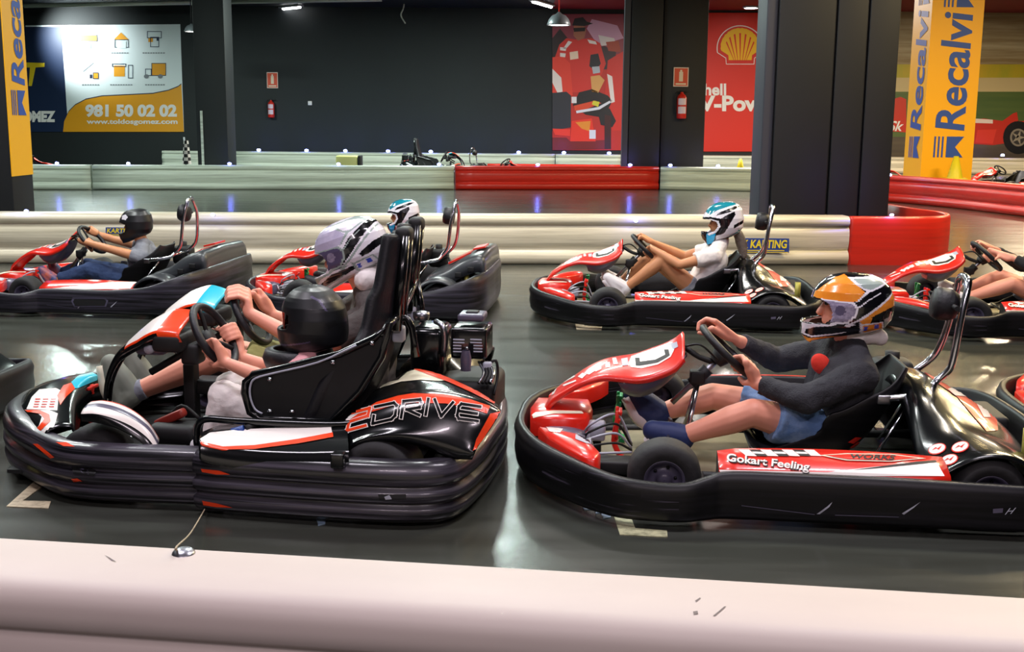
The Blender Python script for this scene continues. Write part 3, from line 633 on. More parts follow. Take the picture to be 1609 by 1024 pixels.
# ------------------------------------------------------------------ people
s_pink = mat('fair_skin', 'e79a80', .5, bump=.03, bscale=50)
s_tan = mat('tanned_skin', 'cc8c62', .5)
s_mid = mat('light_tan_skin', 'd98f6c', .5)
c_char = mat('charcoal_knit', '2b2b30', .85, var=.4, vcol='3c3c44', scale=14, bump=.4, bscale=160)
c_denim = mat('washed_denim', '5f80b0', .85, var=.7, vcol='a9bdd6', scale=9, bump=.3, bscale=200)
c_white = mat('white_cotton', 'eee6e2', .8, bump=.2, bscale=60)
c_olive = mat('olive_cotton', '57514e', .85, bump=.2, bscale=90)
c_khaki = mat('khaki_cotton', '8c8a50', .85, bump=.2, bscale=90)
c_pinkc = mat('pink_cotton', 'e3a3a6', .8, bump=.2, bscale=80)
c_redc = mat('red_cotton', 'e03524', .8, bump=.2, bscale=80)
c_jean = mat('dark_blue_jeans', '2c3f66', .85, bump=.2, bscale=90)
c_greyc = mat('grey_cotton', '7b7d86', .85, bump=.2, bscale=80)
c_blackc = mat('black_cotton', '17171b', .85, bump=.2, bscale=80)
c_blockc = mat('patterned_sleeve', 'c9b9c0', .8, var=1, vcol='d69a2e', scale=20)
sh_navy = mat('navy_shoe', '1c2c5c', .6); sh_white = mat('white_shoe', 'e4dfe2', .5); sh_black = mat('black_shoe', '24242a', .55); sh_brown = mat('grey_green_shoe', '6f7468', .6)
m_eye = mat('dark_eye', '20140f', .2); m_hair = mat('dark_blonde_hair', '6d6259', .6, bump=.5, bscale=90)
V3 = Vector
def cap(mb, p0, r0, p1, r1, m, flat=False, n=14):
    p0, p1 = V3(p0), V3(p1); ax = p1 - p0; L_ = ax.length
    if L_ < 1e-5: return mb.ell(p0, (r0, r0, r0), m, n=10, k=14)
    if flat: prof = [(1e-4, 0), (r0, 0)] + [(r1, L_), (1e-4, L_)]
    else:
        prof = [(max(r0 * math.sin(a), 1e-4), -r0 * math.cos(a)) for a in [math.pi / 2 * i / 5 for i in range(6)]] + [(max(r1 * math.cos(a), 1e-4), L_ + r1 * math.sin(a)) for a in [math.pi / 2 * i / 5 for i in range(6)]]
    return mb.lathe(prof, p0, ax, m, n)
def chain(mb, pts, m, grow=0, flat_end=False):
    for i in range(len(pts) - 1):
        (p, r), (q, r2) = pts[i], pts[i + 1]; cap(mb, p, r + grow, q, r2 + grow, m, flat_end and i == len(pts) - 2)
def soft(mb, name, parent, vox, it=3, disp=0, dsc=.05, fac=.5):
    me = [('REMESH', dict(mode='VOXEL', voxel_size=vox, use_smooth_shade=True)), ('SMOOTH', dict(factor=fac, iterations=it))]
    o = mb.build(name, parent, mods=me)
    if disp:
        k = 'wrinkle%g' % dsc; t = bpy.data.textures.get(k) or bpy.data.textures.new(k, 'CLOUDS'); t.noise_scale = dsc; t.noise_depth = 2
        d = o.modifiers.new('DISPLACE', 'DISPLACE'); d.texture = t; d.strength = disp; d.mid_level = .5
    return o
def grip(mb, m, wrist, g, t, thumb, s=1.0, back=V3((1, 0, 1))):
    t = V3(t).normalized(); w = wrist - g; w = (w - t * w.dot(t)).normalized(); n = w.cross(t).normalized()
    if n.dot(back) < 0: n = -n
    P = lambda ph, r, a: g + (w * math.cos(R(ph)) + n * math.sin(R(ph))) * r * s + t * a * s
    for k, off in enumerate((.031, .011, -.009, -.028)):
        off *= thumb; kn = P(38, .047, off); fr = (.0098, .0102, .0098, .0086)[k]
        chain(mb, [(wrist + t * off * .45 + n * .002, .015 * s), (kn, .0125 * s)], m)
        e = (0, 8, 0, -18)[k]; pts = [(kn, fr * 1.08 * s), (P(88, .035, off), fr * s), (P(150, .0295, off * .97), fr * .93 * s), (P(205 + e, .0275, off * .94), fr * .85 * s)]
        chain(mb, pts, m)
    th = thumb; b0 = wrist.lerp(g, .35) + t * th * .028 * s - n * .006
    chain(mb, [(wrist + t * th * .012, .016 * s), (b0, .0155 * s), (P(-8, .042, th * .048), .0125 * s), (P(-62, .031, th * .046), .0105 * s), (P(-112, .0285, th * .040), .0085 * s)], m)
    cap(mb, wrist.lerp(g, .15) + n * .004, .019 * s, P(25, .045, 0), .017 * s, m)
def inpoly(x, y, p):
    c = False; j = len(p) - 1
    for i in range(len(p)):
        if (p[i][1] > y) != (p[j][1] > y) and x < (p[j][0] - p[i][0]) * (y - p[i][1]) / (p[j][1] - p[i][1]) + p[i][0]: c = not c
        j = i
    return c
def interp(tab, v):
    if v <= tab[0][0]: return tab[0][1]
    for (a, x), (b2, y) in zip(tab, tab[1:]):
        if v <= b2: return x + (y - x) * (v - a) / (b2 - a)
    return tab[-1][1]
HS = {}
HS['mx'] = dict(s=.00245, c=(1330, 478), py=(422.5, 531),
    f=[(422.5, 1336), (424, 1318), (427, 1304), (432, 1293), (440, 1284), (450, 1277), (462, 1273), (480, 1267), (496, 1260), (502, 1257), (512, 1257), (522, 1259), (531, 1265)],
    b=[(422.5, 1340), (424, 1358), (427, 1370), (432, 1381), (442, 1392), (460, 1400), (480, 1401), (495, 1398), (508, 1388), (514, 1372), (519, 1345), (524, 1312), (531, 1272)],
    w=[(422.5, .01), (424, .045), (428, .075), (436, .1), (450, .12), (470, .13), (490, .128), (505, .118), (515, .1), (525, .075), (531, .055)],
    port=[(1230, 463), (1284, 463), (1294, 469), (1300, 482), (1297, 492), (1290, 499), (1230, 503)])
MXP = [('line', [(1283, 461), (1330, 463), (1336, 470), (1336, 483), (1323, 497), (1296, 500), (1300, 496), (1321, 494), (1332, 482), (1332, 470), (1326, 465), (1284, 463)]),
    ('swirl2', [(1304 + 8 * math.cos(a) + 6, 477 + 8 * math.sin(a)) for a in [k * .4 for k in range(16)]]), ('swirl', [(1285, 463), (1326, 465), (1332, 470), (1332, 482), (1321, 494), (1296, 496), (1300, 482), (1294, 468)]),
    ('grey', [(1330, 429), (1352, 427), (1372, 431), (1378, 436), (1356, 444), (1345, 442), (1336, 434)]), ('line', [(1322, 427), (1368, 425), (1384, 434), (1386, 436), (1352, 448), (1336, 462), (1332, 463), (1348, 446), (1332, 436)]),
    ('top', [(1274, 461), (1277, 452), (1288, 441), (1306, 428), (1320, 424), (1330, 434), (1346, 447), (1335, 461), (1326, 463)]),
    ('line', [(1318, 500), (1340, 488), (1372, 465), (1395, 449), (1396, 451), (1375, 467), (1343, 491), (1320, 502)]), ('line', [(1334, 472), (1352, 458), (1372, 448), (1372, 449.5), (1352, 460), (1335, 474)]),
    ('badge', [(1348, 502), (1354, 501), (1354, 508), (1348, 509)]), ('badge', [(1364, 498), (1372, 498), (1373, 505), (1365, 506)]), ('rear', [(1346, 500), (1376, 496), (1382, 511), (1348, 512)]), ('line', [(1340, 495), (1344, 497), (1378, 494), (1385, 512), (1344, 514)]),
    ('black', [(1358, 486), (1384, 474), (1402, 470), (1399, 481), (1376, 490), (1362, 492)]), ('grey', [(1379, 491), (1402, 482), (1400, 497), (1393, 510), (1386, 511)]),
    ('rear', [(1340, 493), (1374, 467), (1396, 451), (1403, 472), (1384, 475), (1360, 486), (1356, 496), (1344, 497)]),
    ('line', [(1258, 503), (1306, 499), (1300, 502), (1276, 506), (1264, 512), (1262, 519), (1272, 521), (1310, 513), (1326, 510), (1312, 515), (1272, 524), (1259, 521)]),
    ('chin', [(1256, 522), (1268, 526), (1292, 521), (1312, 519), (1300, 526), (1262, 533)]), ('band', [(1336, 484), (1338, 468), (1350, 456), (1386, 436), (1394, 444), (1372, 461), (1345, 482), (1320, 499), (1302, 500)]), ('band', [(1270, 514), (1300, 504), (1345, 501), (1344, 507), (1300, 517), (1272, 522)]), ('line', [(1320, 500), (1330, 497), (1334, 499), (1322, 503)])]
HS['road'] = dict(s=.0043, c=(1134, 349), py=(313.5, 385),
    f=[(313.5, 1138), (315, 1126), (318, 1117), (322, 1111), (328, 1106), (336, 1102), (342, 1100), (350, 1102), (362, 1099), (369, 1098), (376, 1101), (385, 1108)],
    b=[(313.5, 1142), (315, 1152), (318, 1159), (326, 1165), (340, 1168), (355, 1167), (364, 1162), (371, 1150), (377, 1132), (385, 1112)],
    w=[(313.5, .01), (315, .05), (319, .085), (327, .112), (340, .127), (355, .126), (366, .115), (375, .095), (385, .06)],
    port=[(1080, 343), (1112, 343), (1122, 346), (1124, 353), (1119, 361), (1108, 366), (1080, 360)])
ROADP = [('line', [(1100, 343), (1113, 341), (1125, 344), (1128, 353), (1122, 363), (1110, 369), (1108, 366), (1119, 361), (1124, 353), (1122, 346), (1112, 343)]),
    ('chin', [(1106, 367), (1121, 365), (1117, 383), (1108, 384)]), ('line', [(1122, 368), (1150, 361), (1158, 357), (1158, 361), (1140, 370), (1122, 375)]), ('black', [(1095, 340), (1112, 338), (1128, 340), (1137, 334), (1150, 328), (1152, 333), (1144, 347), (1136, 362), (1124, 371), (1117, 385), (1104, 385), (1096, 372), (1096, 362), (1108, 366), (1119, 361), (1124, 353), (1122, 346), (1100, 343)]),
    ('teal', [(1104, 330), (1112, 321), (1125, 313), (1150, 313), (1154, 317), (1138, 321), (1122, 327), (1110, 335)]), ('black', [(1125, 330), (1150, 320), (1160, 320), (1142, 329), (1120, 336)]), ('black', [(1150, 350), (1167, 342), (1168, 347), (1150, 356)]), ('teal', [(1146, 364), (1164, 356), (1160, 364), (1140, 370)]), ('black', [(1122, 376), (1150, 368), (1146, 373), (1124, 380)])]
HS['black'] = dict(s=.0023, c=(490, 498), py=(442.5, 550),
    f=[(442.5, 486), (445, 472), (450, 460), (456, 453), (466, 445), (478, 441), (492, 440), (506, 436), (514, 432), (530, 433), (540, 436), (550, 444)],
    b=[(442.5, 492), (445, 506), (450, 518), (456, 526), (466, 535), (480, 542), (500, 546), (520, 547), (534, 545), (540, 538), (550, 500)],
    w=[(442.5, .01), (445, .05), (450, .075), (460, .1), (475, .12), (495, .13), (515, .128), (530, .12), (540, .11), (550, .09)],
    port=[(420, 486), (452, 484), (462, 487), (464, 500), (458, 509), (450, 511), (420, 512)])
BLKP = [('trim', [(430, 482), (454, 480), (467, 484), (469, 501), (461, 513), (430, 515)]), ('trim', [(524, 498), (536, 494), (540, 502), (528, 507)]), ('grey', [(440, 537), (470, 532), (500, 526), (500, 528), (470, 535), (440, 540)]), ('grey', [(500, 455), (515, 462), (526, 478), (524, 479), (512, 464), (498, 457)]), ('line', [(527, 501), (531, 498), (537, 499), (532, 503)])]
ROUNDP = [('line', [(1112, 328), (1122, 325), (1129, 330), (1124, 336), (1113, 335)]), ('trim', [(1090, 340), (1112, 339), (1126, 344), (1129, 353), (1122, 365), (1110, 371), (1090, 370)])]
def helmet(parent, c, shape, paints, pal, tilt=0, yaw=0, N=72, M=110, scale=1, visor=None, name='helmet'):
    h = HS[shape]; rows = []; y0, y1 = h['py']; ys = [y0 + (y1 - y0) * (i / N) ** 1.25 for i in range(N + 1)]
    rot = Matrix.Rotation(R(yaw), 3, 'Z') @ Matrix.Rotation(R(tilt), 3, 'Y'); s = h['s'] * scale; cx, cy = h['c']; c = V3(c)
    for py in ys:
        xf, xb, w = interp(h['f'], py), interp(h['b'], py), interp(h['w'], py) * scale; mid = (xf + xb) / 2; hf = (xb - xf) / 2; row = []
        for j in range(M):
            a = 2 * math.pi * j / M; ca, sa = math.cos(a), math.sin(a)
            x = mid + hf * math.copysign(abs(ca) ** .92, ca); y = w * math.copysign(abs(sa) ** .92, sa) * (1 - .10 * max(0, -ca))
            row.append((x, y, py))
        rows.append(row)
    mb = MB(); base = pal['base']; flatp = [(pal.get(k), p) for k, p in paints if pal.get(k)]
    W3 = [[c + rot @ V3(((x - cx) * s, y, (cy - py) * s)) for x, y, py in row] for row in rows]
    b0 = 0; mb.v = [v for r in W3 for v in r]
    for i in range(N):
        for j in range(M):
            j2 = (j + 1) % M; q = [rows[i][j], rows[i][j2], rows[i + 1][j2], rows[i + 1][j]]
            x = sum(p[0] for p in q) / 4; py = sum(p[2] for p in q) / 4
            if inpoly(x, py, h['port']): continue
            m = base
            for mm, p in flatp:
                if inpoly(x, py, p): m = mm; break
            mb.face((i * M + j, i * M + j2, (i + 1) * M + j2, (i + 1) * M + j), m)
    mb.ms.append(k_pad) if k_pad not in mb.ms else None
    o = mb.build(name, parent, mods=[SOLID(.014)])
    o.modifiers[0].material_offset_rim = 0
    return o, (lambda x, py, y=0: c + rot @ V3(((x - cx) * s, y, (cy - py) * s)))
h_org = mat('orange_helmet_paint', 'f08a26', .22, coat=.6, var=.6, vcol='f7b34a', scale=12); h_blk = mat('black_helmet_paint', '0d0d12', .18, coat=.6)
h_wht = mat('white_helmet_paint', 'ece8f0', .2, coat=.6); h_lil = mat('lilac_helmet_paint', 'b9b2cc', .25, coat=.5, var=.6, vcol='e8dff0', scale=18); h_gry = mat('grey_helmet_paint', '98a8a2', .3, coat=.5)
h_sw = mat('silver_helmet_print', '9c93ab', .3, coat=.4, var=1, vcol='5d5570', scale=60); h_sw2 = mat('dark_helmet_print', '544c68', .3); h_bad = mat('blue_helmet_badge', '3a4fc0', .3)
h_teal = mat('teal_helmet_paint', '167f92', .2, coat=.6); h_mat = mat('satin_black_helmet', '17181b', .4, coat=.05); h_trim = mat('helmet_trim', '09090b', .5)
h_visor = mat('red_reflection_visor', '8a2414', .12, coat=1)  # red reflection on the visor is put into its base colour
PB = dict(base=h_blk, line=h_wht, top=h_org, rear=h_org, swirl=h_sw, swirl2=h_sw2, grey=h_gry, black=h_blk, chin=h_org, badge=h_bad)
PA = dict(band=h_blk, base=h_wht, line=h_gry, top=h_lil, rear=h_wht, swirl=h_sw2, swirl2=h_sw, grey=h_wht, black=h_blk, chin=h_wht, badge=h_bad)
PC = dict(base=h_wht, line=h_wht, black=h_blk, teal=h_teal, chin=mat('bright_blue_helmet_paint', '1fa6dc', .25, coat=.4))
PK = dict(base=h_mat, trim=h_trim, grey=h_sw2, line=h_gry)
def person(label, J, skin, helm, tops, legs, shoe, vox=.0055, s=1.0, group='people sitting in karts', hands=(), bmat=None):
    """J: joint name -> local point.  Everything is modelled in the kart's own coordinates."""
    root = empty('person', (0, 0, 0), label, 'person', group); root.matrix_world = J['mw'] @ Matrix.Translation(J['pelvis'])
    off = -V3(J['pelvis']); g = {k: (V3(v) + off if k != 'mw' else v) for k, v in J.items()}
    mb = MB(); sk = skin
    up = (g['neck'] - g['pelvis']).normalized(); hd = g['head']
    def torso(mb, m, gr, low=True):
        ch = g['pelvis'].lerp(g['neck'], .62)
        for sd, sh in ((-1, g['shN']), (1, g['shF'])):
            pv = g['pelvis'] + V3((0, sd * .075 * s, 0)); cs = ch + V3((0, sd * .075 * s, 0)) + (sh - ch) * .05
            if low: cap(mb, pv, .098 * s + gr, g['pelvis'].lerp(ch, .5) + V3((0, sd * .06 * s, 0)), .093 * s + gr, m)
            cap(mb, g['pelvis'].lerp(ch, .45) + V3((0, sd * .06 * s, 0)), .093 * s + gr, cs, .098 * s + gr, m)
            cap(mb, cs, .096 * s + gr, sh, .055 * s + gr, m); cap(mb, sh, .052 * s + gr, g['neck'] + (hd - g['neck']) * .15, .05 * s + gr * .6, m)
        cap(mb, g['shN'], .055 * s + gr, g['shF'], .055 * s + gr, m)
    torso(mb, sk, 0); cap(mb, g['neck'], .056 * s, hd, .055 * s, sk)
    # head
    fd = V3((-math.cos(R(J_tilt(helm))), 0, -math.sin(R(J_tilt(helm))))) if helm else V3((-1, 0, 0)); fd.rotate(Matrix.Rotation(R(helm[4] if helm and len(helm) > 4 else 0), 3, 'Z'))
    sd = V3((0, 1, 0)); upv = sd.cross(fd) if sd.cross(fd).z > 0 else fd.cross(sd)
    mb.ell(hd, (.088 * s, .074 * s, .108 * s), sk); mb.ell(hd + fd * .02 * s - upv * .05 * s, (.07 * s, .058 * s, .06 * s), sk)
    cap(mb, hd + fd * .085 * s + upv * .012 * s, .009, hd + fd * .103 * s - upv * .022 * s, .0135, sk)
    for e in (-1, 1): mb.ell(hd + fd * .077 * s + sd * e * .033 * s + upv * .028 * s, (.016, .022, .01), sk); mb.ell(hd + fd * .082 * s - upv * (.048 + e * .006) * s, (.012, .024, .007), sk); mb.ell(hd + sd * e * .075 * s - fd * -.0, (.02, .012, .03), sk)
    for a in 'NF':
        sh, el, wr = g['sh' + a], g['el' + a], g['wr' + a]
        chain(mb, [(sh, .05 * s), (sh.lerp(el, .5), .044 * s), (el, .036 * s)], sk); chain(mb, [(el, .036 * s), (el.lerp(wr, .3), .037 * s), (wr, .024 * s)], sk)
        hp, kn, an, to = g['hip' + a], g['kn' + a], g['an' + a], g['to' + a]
        chain(mb, [(hp, .085 * s), (hp.lerp(kn, .5), .07 * s), (kn, .053 * s)], sk); chain(mb, [(kn, .053 * s), (kn.lerp(an, .3), .054 * s), (kn.lerp(an, .65), .042 * s), (an, .034 * s), (an.lerp(to, .25), .03 * s)], sk)
    for (wr, gp, tg, th, hs) in hands: grip(mb, sk, V3(wr) + off, V3(gp) + off, tg, th, hs)
    body = soft(mb, 'body', root, vox, 5)
    for e in (-1, 1):
        MB().ell(hd + fd * .083 * s + sd * e * .032 * s + upv * .016 * s, (.009, .012, .007), m_eye, n=8, k=12).build('eye', body)
    # clothes
    tm, sleeve, hemk = tops; mb = MB(); torso(mb, tm, .014)
    for a in 'NF':
        sh, el, wr = g['sh' + a], g['el' + a], g['wr' + a]
        if sleeve >= 1: chain(mb, [(sh, .064 * s), (el, .052 * s), (el.lerp(wr, .9), .036 * s)], tm, flat_end=True)
        else: chain(mb, [(sh, .064 * s), (sh.lerp(el, sleeve), .063 * s)], tm, flat_end=True)
    soft(mb, 'shirt', root, max(vox, .007), 3, .016, .06)
    lm, ll = legs; mb = MB()
    for a in 'NF':
        hp, kn, an = g['hip' + a], g['kn' + a], g['an' + a]; cap(mb, g['pelvis'], .1 * s, hp, .105 * s, lm)
        if ll >= 1: chain(mb, [(hp, .108 * s), (kn, .075 * s)], lm); chain(mb, [(kn, .075 * s), (kn.lerp(an, .88), .056 * s)], lm, flat_end=True)
        else: chain(mb, [(hp, .105 * s), (hp.lerp(kn, ll), .09 * s)], lm, flat_end=True)
    soft(mb, 'trousers' if ll >= 1 else 'shorts', root, max(vox, .007), 3, .016, .05)
    for a in 'NF':
        an, to = g['an' + a], g['to' + a]; d = (to - an).normalized(); shin = (g['kn' + a] - an).normalized(); hl = an - shin * .05 * s - d * .015 * s; dn = -(shin - d * shin.dot(d)).normalized() if (shin - d * shin.dot(d)).length > .1 else V3((0, 0, -1))
        mb = MB(); chain(mb, [(hl, .042 * s), (an.lerp(to, .45) + dn * .03 * s, .047 * s), (to, .04 * s)], shoe[0]); chain(mb, [(an, .046 * s), (an.lerp(to, .5), .046 * s), (to, .038 * s)], shoe[0]); cap(mb, an + dn * .01, .049 * s, hl, .044 * s, shoe[0])
        o = soft(mb, 'shoe', root, .006, 3)
        so = MB(); so.tube([hl + dn * .022 * s, an.lerp(to, .45) + dn * .058 * s, to + dn * .02 * s + d * .012], [.034 * s, .038 * s, .032 * s], shoe[1], 10, sm=3); so.build('sole', o)
        if len(shoe) > 2:
            k = MB(); cap(k, an - d * .0, .041 * s, an + shin * .05 * s, .042 * s, shoe[2], True); soft(k, 'sock', root, .006, 2)
    hm = None
    if helm: hm, hf = helmet(root, g['head'] + V3(helm[5] if len(helm) > 5 else (0, 0, 0)), helm[0], helm[1], helm[2], tilt=helm[3], yaw=helm[4] if len(helm) > 4 else 0, N=helm[6] if len(helm) > 6 else 120, M=170, scale=helm[7] if len(helm) > 7 else 1)
    return root, hm, (hf if helm else None), off
def J_tilt(h): return -h[3] if h else 0
def joints(fr, mw, **k):
    J = {a: fr(*v) if isinstance(v, tuple) else V3(v) for a, v in k.items()}; J['mw'] = mw; return J
def rimpt(c, T, ay, at):       # point on the steering wheel rim, and its tangent
    g = V3(c) + V3((0, ay, 0)) + V3(T) * at; r = g - V3(c); n = V3((0, 1, 0)).cross(V3(T)); return g, n.cross(r).normalized()
SWC, SWT = V3((.305, 0, .466)), V3((-.72, 0, .69))
# driver in the front right kart
gN, tN = rimpt(SWC, SWT, -.115, -.06); gF, tF = rimpt(SWC, SWT, .085, .10)
J = joints(b, b.m, pelvis=[.71, 0, .19], neck=(1335, 550, 0), head=(1332, 482, 0), shN=(1352, 590, -.16), shF=[.735, .16, .45], elN=(1268, 628, -.25), wrN=(1188, 602, -.135), elF=(1222, 565, .25), wrF=(1160, 535, .12),
           hipN=[.68, -.09, .18], hipF=[.68, .09, .18], knN=(1183, 648, -.17), knF=(1120, 622, .17), anN=(1072, 685, -.13), anF=(1038, 648, .13), toN=(1026, 676, -.13), toF=(995, 618, .13))
pB, hB, hfB, offB = person('person in an orange helmet and charcoal sweatshirt driving the front right kart', J, s_pink, ('mx', MXP, PB, 0, 0, (-.0, 0, .0)), (c_char, 1, 0), (c_denim, .72), (sh_navy, sh_white), .005, 1.04,
    hands=[(J['wrN'], gN, tN, 1, 1.15), (J['wrF'], gF, tF, 1, 1.05)])
mb = MB(); rr = b(1290, 572, -.1) + offB; mb.ell(rr, (.035, .02, .045), c_redc, Matrix.Rotation(R(-35), 3, 'Y')); mb.build('chest_badge', pB)
mb = MB(); o_ = offB; chain(mb, [(b(1340, 527, -.02) + o_, .045), (b(1372, 525, 0) + o_, .04), (b(1383, 531, 0) + o_, .03)], c_white); soft(mb, 'neck_cloth', pB, .007, 2, .01, .03)
# ------------------------------------------------------------------ two-seat kart
a = Frame(-1.5, 4.6, -7)
RIDGE = [(-.05, 0), (0, 0), (.016, .08), (.022, .2), (.02, .25), (.002, .29), (.002, .33), (.02, .37), (.024, .45), (.022, .54), (.002, .58), (.002, .62), (.02, .66), (.022, .78), (.012, .95), (-.01, 1.02), (-.05, 1.02)]
def open_bumper(path, prof, m):
    P = cr([Vector(p[:3]) for p in path], 5); T = cr([Vector((p[3], 0, 0)) for p in path], 5); rows = []
    for i in range(len(P)):
        t = P[min(i + 1, len(P) - 1)] - P[max(i - 1, 0)]; t.z = 0; t.normalize(); nr = Vector((t.y, -t.x, 0))
        rows.append([P[i] + nr * q[0] + Vector((0, 0, (T[i].x - P[i].z) * q[1])) for q in prof])
    mb = MB(); mb.grid(rows, m); mb.poly(rows[0], m); mb.poly(rows[-1], m); return mb
kartA = empty('two_seat_kart', label='wide two-seat kart at the front left with orange, white and black bodywork', cat='kart', group='karts lined up on the track', mw=a.m)
k_ridge = mat('scuffed_black_bumper', '0e0e12', .3, coat=.25, var=.75, vcol='6a6472', scale=3.2, stretch=(.3, .5, 18))
def two_seater(root):
    fp = [(.56, .68), (.3, .69), (.1, .69), (-.04, .655), (-.2, .54), (-.36, .4), (-.48, .22), (-.53, 0)]
    full = fp + [(x, -y) for x, y in fp[-2::-1]]
    f_ = open_bumper([(x, y, .02, .215 if x > -.3 else .235) for x, y in full], RIDGE, k_ridge); BF = bvh_of(f_); fb = f_.build('front_bumper', root)
    rp = [(.50, -.72), (.6, -.74), (.9, -.76), (1.17, -.765), (1.33, -.74), (1.41, -.66), (1.45, -.45), (1.465, -.2), (1.47, 0)]
    full = rp + [(1.45, .2), (1.41, .42), (1.33, .6), (1.2, .70), (1.0, .745), (.8, .75), (.6, .74), (.5, .72)]
    r_ = open_bumper([(x, y, .02, .225) for x, y in full], RIDGE, k_ridge); BR = bvh_of(r_); rb = r_.build('rear_bumper', root)
    mb = MB()
    for q in ([(316, 736), (345, 739), (362, 745), (340, 745), (318, 741)], [(318, 786), (340, 790), (366, 797), (340, 796), (320, 793)]): t_ = MB(); castpoly(t_, a, BR, q, k_org); t_.build('scuff_mark', rb)
    mb = MB()
    for q in ([(52, 697), (60, 697), (86, 718), (80, 720)], [(88, 695), (105, 695), (118, 702), (100, 701)], [(112, 752), (122, 751), (130, 756), (116, 757)]): t_ = MB(); castpoly(t_, a, BF, q, k_org); t_.build('scuff_mark', fb)
    castpoly(mb, a, BF, [(112, 733), (145, 735), (152, 741), (148, 748), (116, 744)], k_dark); castpoly(mb, a, BF, [(124, 735), (138, 738), (140, 745), (128, 742)], k_grey)
    mb.build('vent_opening', fb); mb = MB()
    castpoly(mb, a, BR, [(594, 776), (638, 776), (638, 784), (596, 785)], k_dark); castpoly(mb, a, BR, [(604, 780), (612, 777), (616, 783), (606, 784)], k_lgrey, .004); mb.build('vent_opening', rb)
    for s in (-1, 1):
        wheel(root, .06, s * .56, .13, .13, s, k_grey); wheel(root, 1.13, s * .60, .14, .19, s, k_grey)
    mb = MB(); mb.box((.42, 0, .05), (1.5, 1.02, .014), k_dark); mb.build('floor_tray', root)
    mb = MB()
    for s in (-1, 1):
        mb.tube([(-.42, s * .25, .06), (-.1, s * .38, .055), (.5, s * .5, .055), (1.3, s * .45, .07)], .017, k_dark, 10, sm=4); mb.tube([(.1, s * .05, .15), (.05, s * .5, .14)], .008, m_steel)
    mb.tube([(1.13, -.6, .14), (1.13, .6, .14)], .02, m_steel); mb.build('chassis_frame', root)
    # nose fairing band
    out = [(-.14, -.56, .215), (-.32, -.39, .225), (-.44, -.21, .235), (-.50, 0, .245), (-.44, .21, .235), (-.32, .39, .225), (-.14, .56, .215)]
    inn = [(-.06, -.50, .225), (-.15, -.33, .255), (-.22, -.17, .285), (-.25, 0, .30), (-.22, .17, .285), (-.15, .33, .265), (-.06, .5, .24)]
    O, I = cr(out, 4), cr(inn, 4); rows = []
    for p, q in zip(O, I): rows.append([p + Vector((0, 0, -.06)), p, p.lerp(q, .15) + Vector((0, 0, .014)), p.lerp(q, .5) + Vector((0, 0, .02)), p.lerp(q, .85) + Vector((0, 0, .012)), q, q + Vector((.02, 0, -.1))])
    mb = MB(); mb.grid(rows, k_gloss); BN = bvh_of(mb); nf = mb.build('nose_fairing', root, mods=[SOLID(.008)]); mb = MB()
    castpoly(mb, a, BN, [(50, 624), (62, 612), (88, 610), (96, 614), (92, 622), (90, 645), (42, 643)], k_wht); castpoly(mb, a, BN, [(90, 622), (100, 606), (112, 602), (118, 611), (104, 624), (95, 637)], k_org, .003)
    castpoly(mb, a, BN, [(112, 601), (125, 590), (145, 586), (153, 590), (152, 597), (118, 611)], k_teal, .003); castpoly(mb, a, BN, [(38, 644), (78, 645), (91, 650), (86, 668), (78, 684), (50, 685), (62, 668), (66, 655), (56, 647)], k_wht)
    castpoly(mb, a, BN, [(40, 645), (62, 645), (78, 652), (80, 662), (66, 676), (50, 686), (52, 680), (64, 668), (70, 659), (64, 651), (44, 648)], k_org, .004)
    for i in range(3):
        for k in range(4): castpoly(mb, a, BN, [(56 + i * 12 - k * 2 + k, 627 + k * 4), (64 + i * 12 - k, 627 + k * 4), (64 + i * 12 - k, 628.6 + k * 4), (56 + i * 12 - k, 628.6 + k * 4)], k_red, .004, 9)
    mb.build('sticker', nf)
    # front wheel fenders
    def fr_(rows_, m): return cr([a(*p) for p in rows_], 4)
    outer = [(128, 662, -.645), (150, 664, -.645), (180, 672, -.645), (205, 684, -.645), (226, 699, -.645), (241, 718, -.645)]
    rid = [(127, 650, -.64), (150, 650, -.64), (178, 657, -.635), (206, 669, -.63), (230, 686, -.63), (246, 706, -.63)]
    rid2 = [(134, 638, -.6), (154, 636, -.6), (182, 642, -.6), (210, 655, -.6), (234, 673, -.6), (249, 697, -.6)]
    inner = [(145, 630, -.53), (164, 629, -.53), (188, 634, -.53), (212, 646, -.53), (234, 664, -.53), (250, 688, -.53)]
    in2 = [(152, 634, -.47), (168, 634, -.47), (190, 639, -.47), (212, 650, -.47), (232, 668, -.47), (246, 690, -.47)]
    G_ = [cr([a(*p) for p in L_], 5) for L_ in (outer, rid, rid2, inner, in2)]; rows = [cr([g_[i] for g_ in G_], 4) for i in range(len(G_[0]))]
    def fcol(i, j): return k_gloss if j < 4 else (k_wht if j < 7 else (k_grey if j < 9 else (k_wht if j < 11 else (k_org if j < 14 else k_dark))))
    mb = MB(); mb.grid(rows, fcol); mb.poly([rows[0][j] for j in range(len(rows[0]))], k_gloss); mb.build('front_fender', root, mods=[SOLID(.006)])
    mb = MB(); mb.grid([[Vector((p.x, -p.y, p.z)) for p in r] for r in rows], fcol); mb.build('front_fender', root, mods=[SOLID(.006)])
